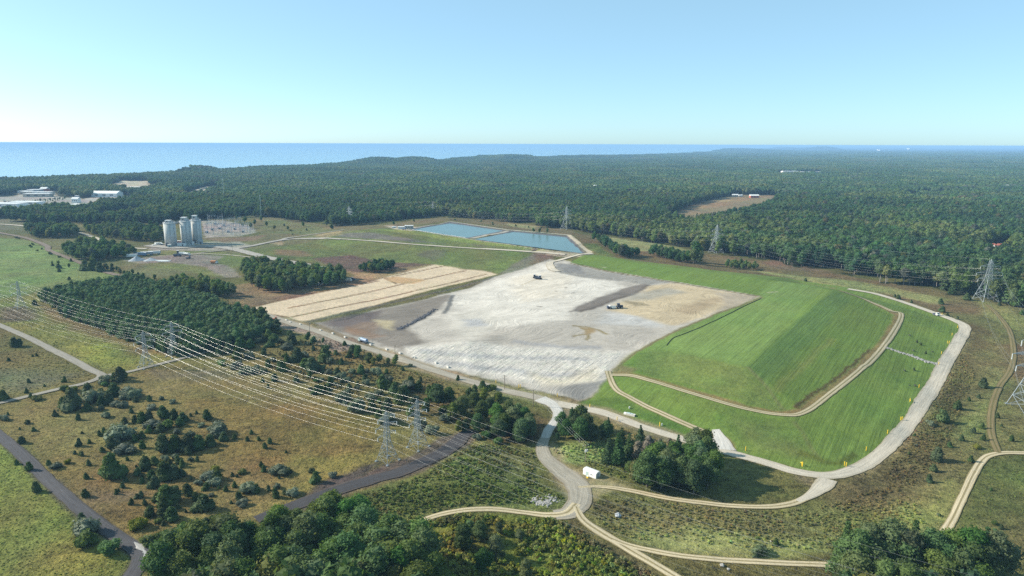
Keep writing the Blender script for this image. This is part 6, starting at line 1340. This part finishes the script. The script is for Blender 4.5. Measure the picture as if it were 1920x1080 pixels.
truck((681, 642), yaw((700, 656), (650, 640)), 'tanker truck with pale teal cab and blue-grey tank on the haul road', M_teal, M_blue, 'tank', 8.0, .95, 'tanker_truck')
truck((652, 528), .3, 'pale dump truck parked by the grove at the sand pad', M_white, M_tan, 'dump', 7.5); dozer((662, 525.5), 1.2, 'dark bulldozer at the end of the sand pad by the grove', .8)
truck((296, 459.5), .2, 'white box truck in the yard before the separate silo', M_white, M_white, 'box', 7); truck((303, 458.5), 2.4, 'white pickup truck parked close to the separate silo', M_white, M_white, 'pickup', 5.5); truck((290, 460.5), 1.0, 'small white service truck at the yard edge by the wood', M_white, M_roof, 'pickup', 5.5)
truck((333, 481), .3, 'dark dump truck in the equipment park, nearest the stone heaps', M_dark, M_dark, 'dump', 8); dozer((336, 477), .2, 'dark bulldozer at the back of the equipment park', 1.3); truck((343, 478), .1, 'white box truck in the equipment park', M_white, M_white, 'box', 8); truck((351, 479), -.2, 'white tanker truck in the equipment park', M_white, M_white, 'tank', 7.5); truck((353, 485), .5, 'dark pickup truck apart from the equipment park', M_dark, M_dark, 'pickup', 5)
truck((402, 494), -.2, 'small orange dump truck on the bare yard track', M_white, M_orange, 'dump', 7.5); truck((515, 600), .3, 'small dark red truck at the sand pad corner', M_red, M_red, 'pickup', 4.5, .8)
truck((1755, 591.5), yaw((1740, 586), (1770, 596)), 'white pickup truck on the upper perimeter road', M_white, M_dark, 'pickup', 5.2, .9, 'pickup_truck')
def trailer(px, rz, L, mat, lab):
    e = thing('trailer', lab, 'trailer', gp(*px), rz); MB().box((0, 0, 2.45), (L, 2.5, 2.7)).build('box_body', mat, e); MB().box((0, 0, .95), (L * .95, 1.2, .25)).build('chassis', M_rubber, e); MB().box((L * .02, 0, 3.84), (L + .1, 2.55, .08)).build('roof', M_roof, e); MB().box((L / 2 + .03, 0, 2.4), (.06, 2.2, 2.4)).build('rear_door', M_grey, e)
    wheels(e, [(L * .32, s * 1.0, .5, .45) for s in (-1, 1)] + [(L * .4, s * 1.0, .5, .45) for s in (-1, 1)])
trailer((246, 483), .15, 13, M_white, 'white box trailer behind the larger stone heap'); trailer((263, 480), .2, 12, M_blue, 'blue-grey box trailer, first of the long pair'); trailer((275.5, 478.5), .2, 12, M_grey, 'grey box trailer, second of the long pair'); trailer((290, 477), .25, 12, M_roof, 'pale box trailer at the end of the row, by a bush')
M_soil = simple('brown_soil_heap', (.17, .125, .085), .95, .1, 0, .2, .6)
def heap(px, r, h, lab, seed):
    f = Leaf(seed); n = 20; rn = 7; V = [(0, 0, h)]; 
    for i in range(1, rn + 1):
        for k in range(n): a = 2 * math.pi * k / n; t = i / rn; rr = r * t * (1 + .12 * math.sin(a * 3 + seed)); V.append((rr * math.cos(a), rr * math.sin(a), h * (1 - t) ** 1.15 + f.r.normal(0, .08) - (.2 if i == rn else 0)))
    F = [(0, 1 + k, 1 + (k + 1) % n) for k in range(n)] + [(1 + i * n + k, 1 + (i + 1) * n + k, 1 + (i + 1) * n + (k + 1) % n, 1 + i * n + (k + 1) % n) for i in range(rn - 1) for k in range(n)]
    me = bpy.data.meshes.new('stone_heap'); me.from_pydata(V, [], F); me.materials.append(M_soil if 'soil' in lab else M_stone); o = bpy.data.objects.new('stone_heap', me); col.objects.link(o); o.location = gp(*px); tag(o, lab, 'heap')
heap((256, 488), 8.5, 4.6, 'larger blue-grey stone heap in the yard', 1); heap((283, 488), 7, 2.8, 'lower grey stone heap beside the larger one', 2); heap((1003, 468), 4, 1.7, 'small brown soil heap on the pond bank', 3); heap((1048, 478), 2.4, .9, 'tiny soil heap near the pond corner', 4)
for i in range(7):
    p = gp(298 + i * 2.6, 488.5 + (i % 3) * .9); e = thing('pipe_bundle', 'bundle of long white pipes laid out in rows in the yard', 'pipes', p, .12, 'white pipe bundles in the yard'); m = MB(); [m.bar((-3.8, k * .5 - .75, .25), (3.8, k * .5 - .75, .25), .22, 8) for k in range(4)]; m.build('pipe', M_white, e); m = MB(); [m.box((x, 0, .06), (.2, 2.4, .12)) for x in (-2.5, 2.5)]; m.build('timber', M_wood, e)
# dust-sheeted pile by the grove
f = Leaf(88); f.core((0, 0, .5), 4.2, 1.0, False, .28); f.core((3.2, .6, .4), 3.0, 1.0, False, .28); a = f.arrays(); o = mesh_np('sheeted_pile', a[0], a[1], M_white); o.location = gp(594, 532); tag(o, 'white sheeted pile at the edge of the sand pad grove', 'pile')

# --- pond buildings and rails
def house(name, px, L, W, hw, rz, wallm, roofm, label, cat='building', gable=0.0, n_win=3):
    e = thing(name, label, cat, px if isinstance(px, Vector) else gp(*px), rz); o = MB().box((0, 0, hw / 2 - .3), (L, W, hw + .6)).build('wall', wallm, e)
    if gable: m = MB(); m._a([(-L/2-.4,-W/2-.4,hw),(L/2+.4,-W/2-.4,hw),(L/2+.4,W/2+.4,hw),(-L/2-.4,W/2+.4,hw),(-L/2-.4,0,hw+gable),(L/2+.4,0,hw+gable)], [(0,1,5,4),(2,3,4,5),(1,2,5),(3,0,4),(0,3,2,1)]); m.build('roof', roofm, e)
    else: MB().box((0, 0, hw + .2), (L + .6, W + .6, .4)).build('roof', roofm, e)
    for k in range(n_win): MB().box((-L / 2 + L * (k + .7) / (n_win + .4), -W / 2 - .03, hw * .55), (L / n_win * .4, .06, hw * .34)).build('window', M_shade, e)
    MB().box((L * .42, -W / 2 - .04, 1.1), (1.1, .08, 2.2)).build('door', M_grey, e); return e
house('pump_house', (767, 428), 11, 6, 3.4, .05, M_tan, M_roof, 'larger pale pump house at the near corner of the first pond'); house('pump_house', (752.5, 429), 8, 5, 2.6, .05, M_white, M_roof, 'smaller white pump house beside the larger one'); house('pump_house', (739, 427.5), 5, 3, 1.8, .05, M_white, M_roof, 'lowest white hut of the pump houses', n_win=1)
truck((758, 430.5), .1, 'dark pickup truck between the pump houses', M_blue, M_blue, 'pickup', 5.5)
P = smooth_line(poly([(772, 431.5), (820, 439.5), (873, 447)]), 4.0); e = thing('pond_railing', 'white post-and-rail fence along the near rim of the first pond', 'fence', (P[0][0], P[0][1], float(T(P[0][0], P[0][1])[0]))); z0 = e.location.z
m = MB(); [m.bar((P[i][0] - P[0][0], P[i][1] - P[0][1], float(T(*P[i])[0]) - z0 + zz), (P[i + 1][0] - P[0][0], P[i + 1][1] - P[0][1], float(T(*P[i + 1])[0]) - z0 + zz), .06) for i in range(len(P) - 1) for zz in (.6, 1.2)]; m.build('rail', M_white, e)
for q in P[::2]: MB().box((q[0] - P[0][0], q[1] - P[0][1], float(T(*q)[0]) - z0 + .6), (.25, .25, 1.6)).build('post', M_white, e)

# --- far buildings: (pixel u, v of the base, length, depth, height, wall, roof, gable, label)
FAR = [(50, 380, 60, 24, 5, M_white, M_roof, 0, 'long white flat-roofed works building facing the yard'), (9, 384, 70, 30, 6, M_white, M_roof, 0, 'white works building at the near end of the yard'), (72, 366, 55, 20, 7, M_tan, M_roof, 0, 'pale office block with shaded windows beside the yard'), (78, 361.5, 50, 18, 6, M_white, M_roof, 0, 'white office roof behind the pale office block'), (52, 361.5, 28, 18, 6, M_tan, M_roof, 0, 'tan-walled works block behind the offices'), (66, 358, 30, 18, 7, M_grey, M_roof, 0, 'grey hall at the back of the works'), (50, 358.5, 34, 16, 5, M_white, M_roof, 0, 'long low white hall at the back of the works'), (84, 357, 16, 14, 8, M_red, M_roof, 4, 'small reddish house behind the works'), (201, 366, 60, 24, 8, M_white, M_white, 5, 'long white gabled hall among the trees'), (143, 377, 14, 9, 8, M_white, M_roof, 3, 'small white plant building at the end of the yard'), (145, 374, 7, 6, 11, M_grey, M_roof, 0, 'narrow plant tower at the end of the yard'), (157, 384, 46, 18, 4, M_white, M_white, 0, 'low white roof in the trees before the yard'), (243, 352, 50, 20, 5, M_white, M_roof, 0, 'white-roofed shed by the sandy cut near the lake'), (15, 333, 40, 20, 8, M_white, M_white, 0, 'white building on the lake shore bluff'), (41, 333.5, 12, 8, 7, M_white, M_white, 0, 'tiny white building on the lake shore bluff'), (1414, 368, 20, 10, 5, M_red, M_white, 2.5, 'red barn with white roof in the forest field'), (1378, 366, 14, 9, 4, M_tan, M_roof, 2, 'small shed at the back of the forest field'), (1388, 365.5, 10, 7, 3, M_white, M_white, 1, 'white trailer home at the back of the forest field'), (1871, 461, 11, 7, 4.2, M_white, M_red, 1.8, 'white house with red roof in the forest'), (1481, 324, 70, 24, 7, M_white, M_white, 0, 'distant white hall in the forest, first of two'), (1521, 325.5, 90, 28, 7, M_white, M_white, 0, 'distant longer white hall in the forest, second of two'), (1409, 304, 50, 24, 9, M_white, M_white, 0, 'far white roof near the horizon ridge'), (1422, 305, 60, 24, 9, M_white, M_white, 0, 'far longer white roof near the horizon ridge'), (1715, 280, 420, 160, 38, M_white, M_white, 0, 'white works shimmering on the far horizon'), (1660, 283, 300, 120, 26, M_white, M_roof, 0, 'pale roofs far off near the horizon'), (1117, 357, 10, 8, 14, M_white, M_white, 3, 'tiny white gable showing through the forest canopy'), (1888, 354, 26, 14, 10, M_tan, M_roof, 4, 'pale farmhouse far off in the forest')]
for u, v, L, W, hh, wm, rm, gb, lab in FAR:
    x, y = G(u, v, 3.0); z = float(T(x, y)[0]); house('barn' if 'barn' in lab else 'distant_building', Vector((x, y, z)), L, W, hh, math.radians(rs.uniform(-6, 10)), wm, rm, lab, 'building', gb, 3)
for i in range(14):
    x, y = G(62 + i * 4.6, 379.5 - i * .55, 2.0); z = float(T(x, y)[0]); me = PLN[i % 4]; k = rs.uniform(.7, 1.0); o = link_mesh('pine_tree', me, None, (x, y, z), i, (k, k, k)); tag(o, 'small pine in the planted row along the works yard', 'pine', 'pine row along the works yard')
for i in range(16):
    x, y = G(8 + (i * 37) % 120, 374.5 + (i % 3) * 2.4 - ((i * 37) % 120) * .035, 2.0); z = float(T(x, y)[0]); e = thing('parked_car', 'tiny parked car in the pale works yard', 'car', (x, y, z), .2 + (i % 2) * 1.4, 'cars parked in the works yard', 1.3)
    MB().prism([(-2.1, .3), (-2.1, .9), (2.1, .85), (2.1, .3)], -.85, .85).build('body', [M_white, M_dark, M_red, M_grey][i % 4], e); MB().prism([(-1.6, .9), (-1.1, 1.45), (.6, 1.45), (1.2, .88)], -.75, .75).build('cabin', M_glass, e)
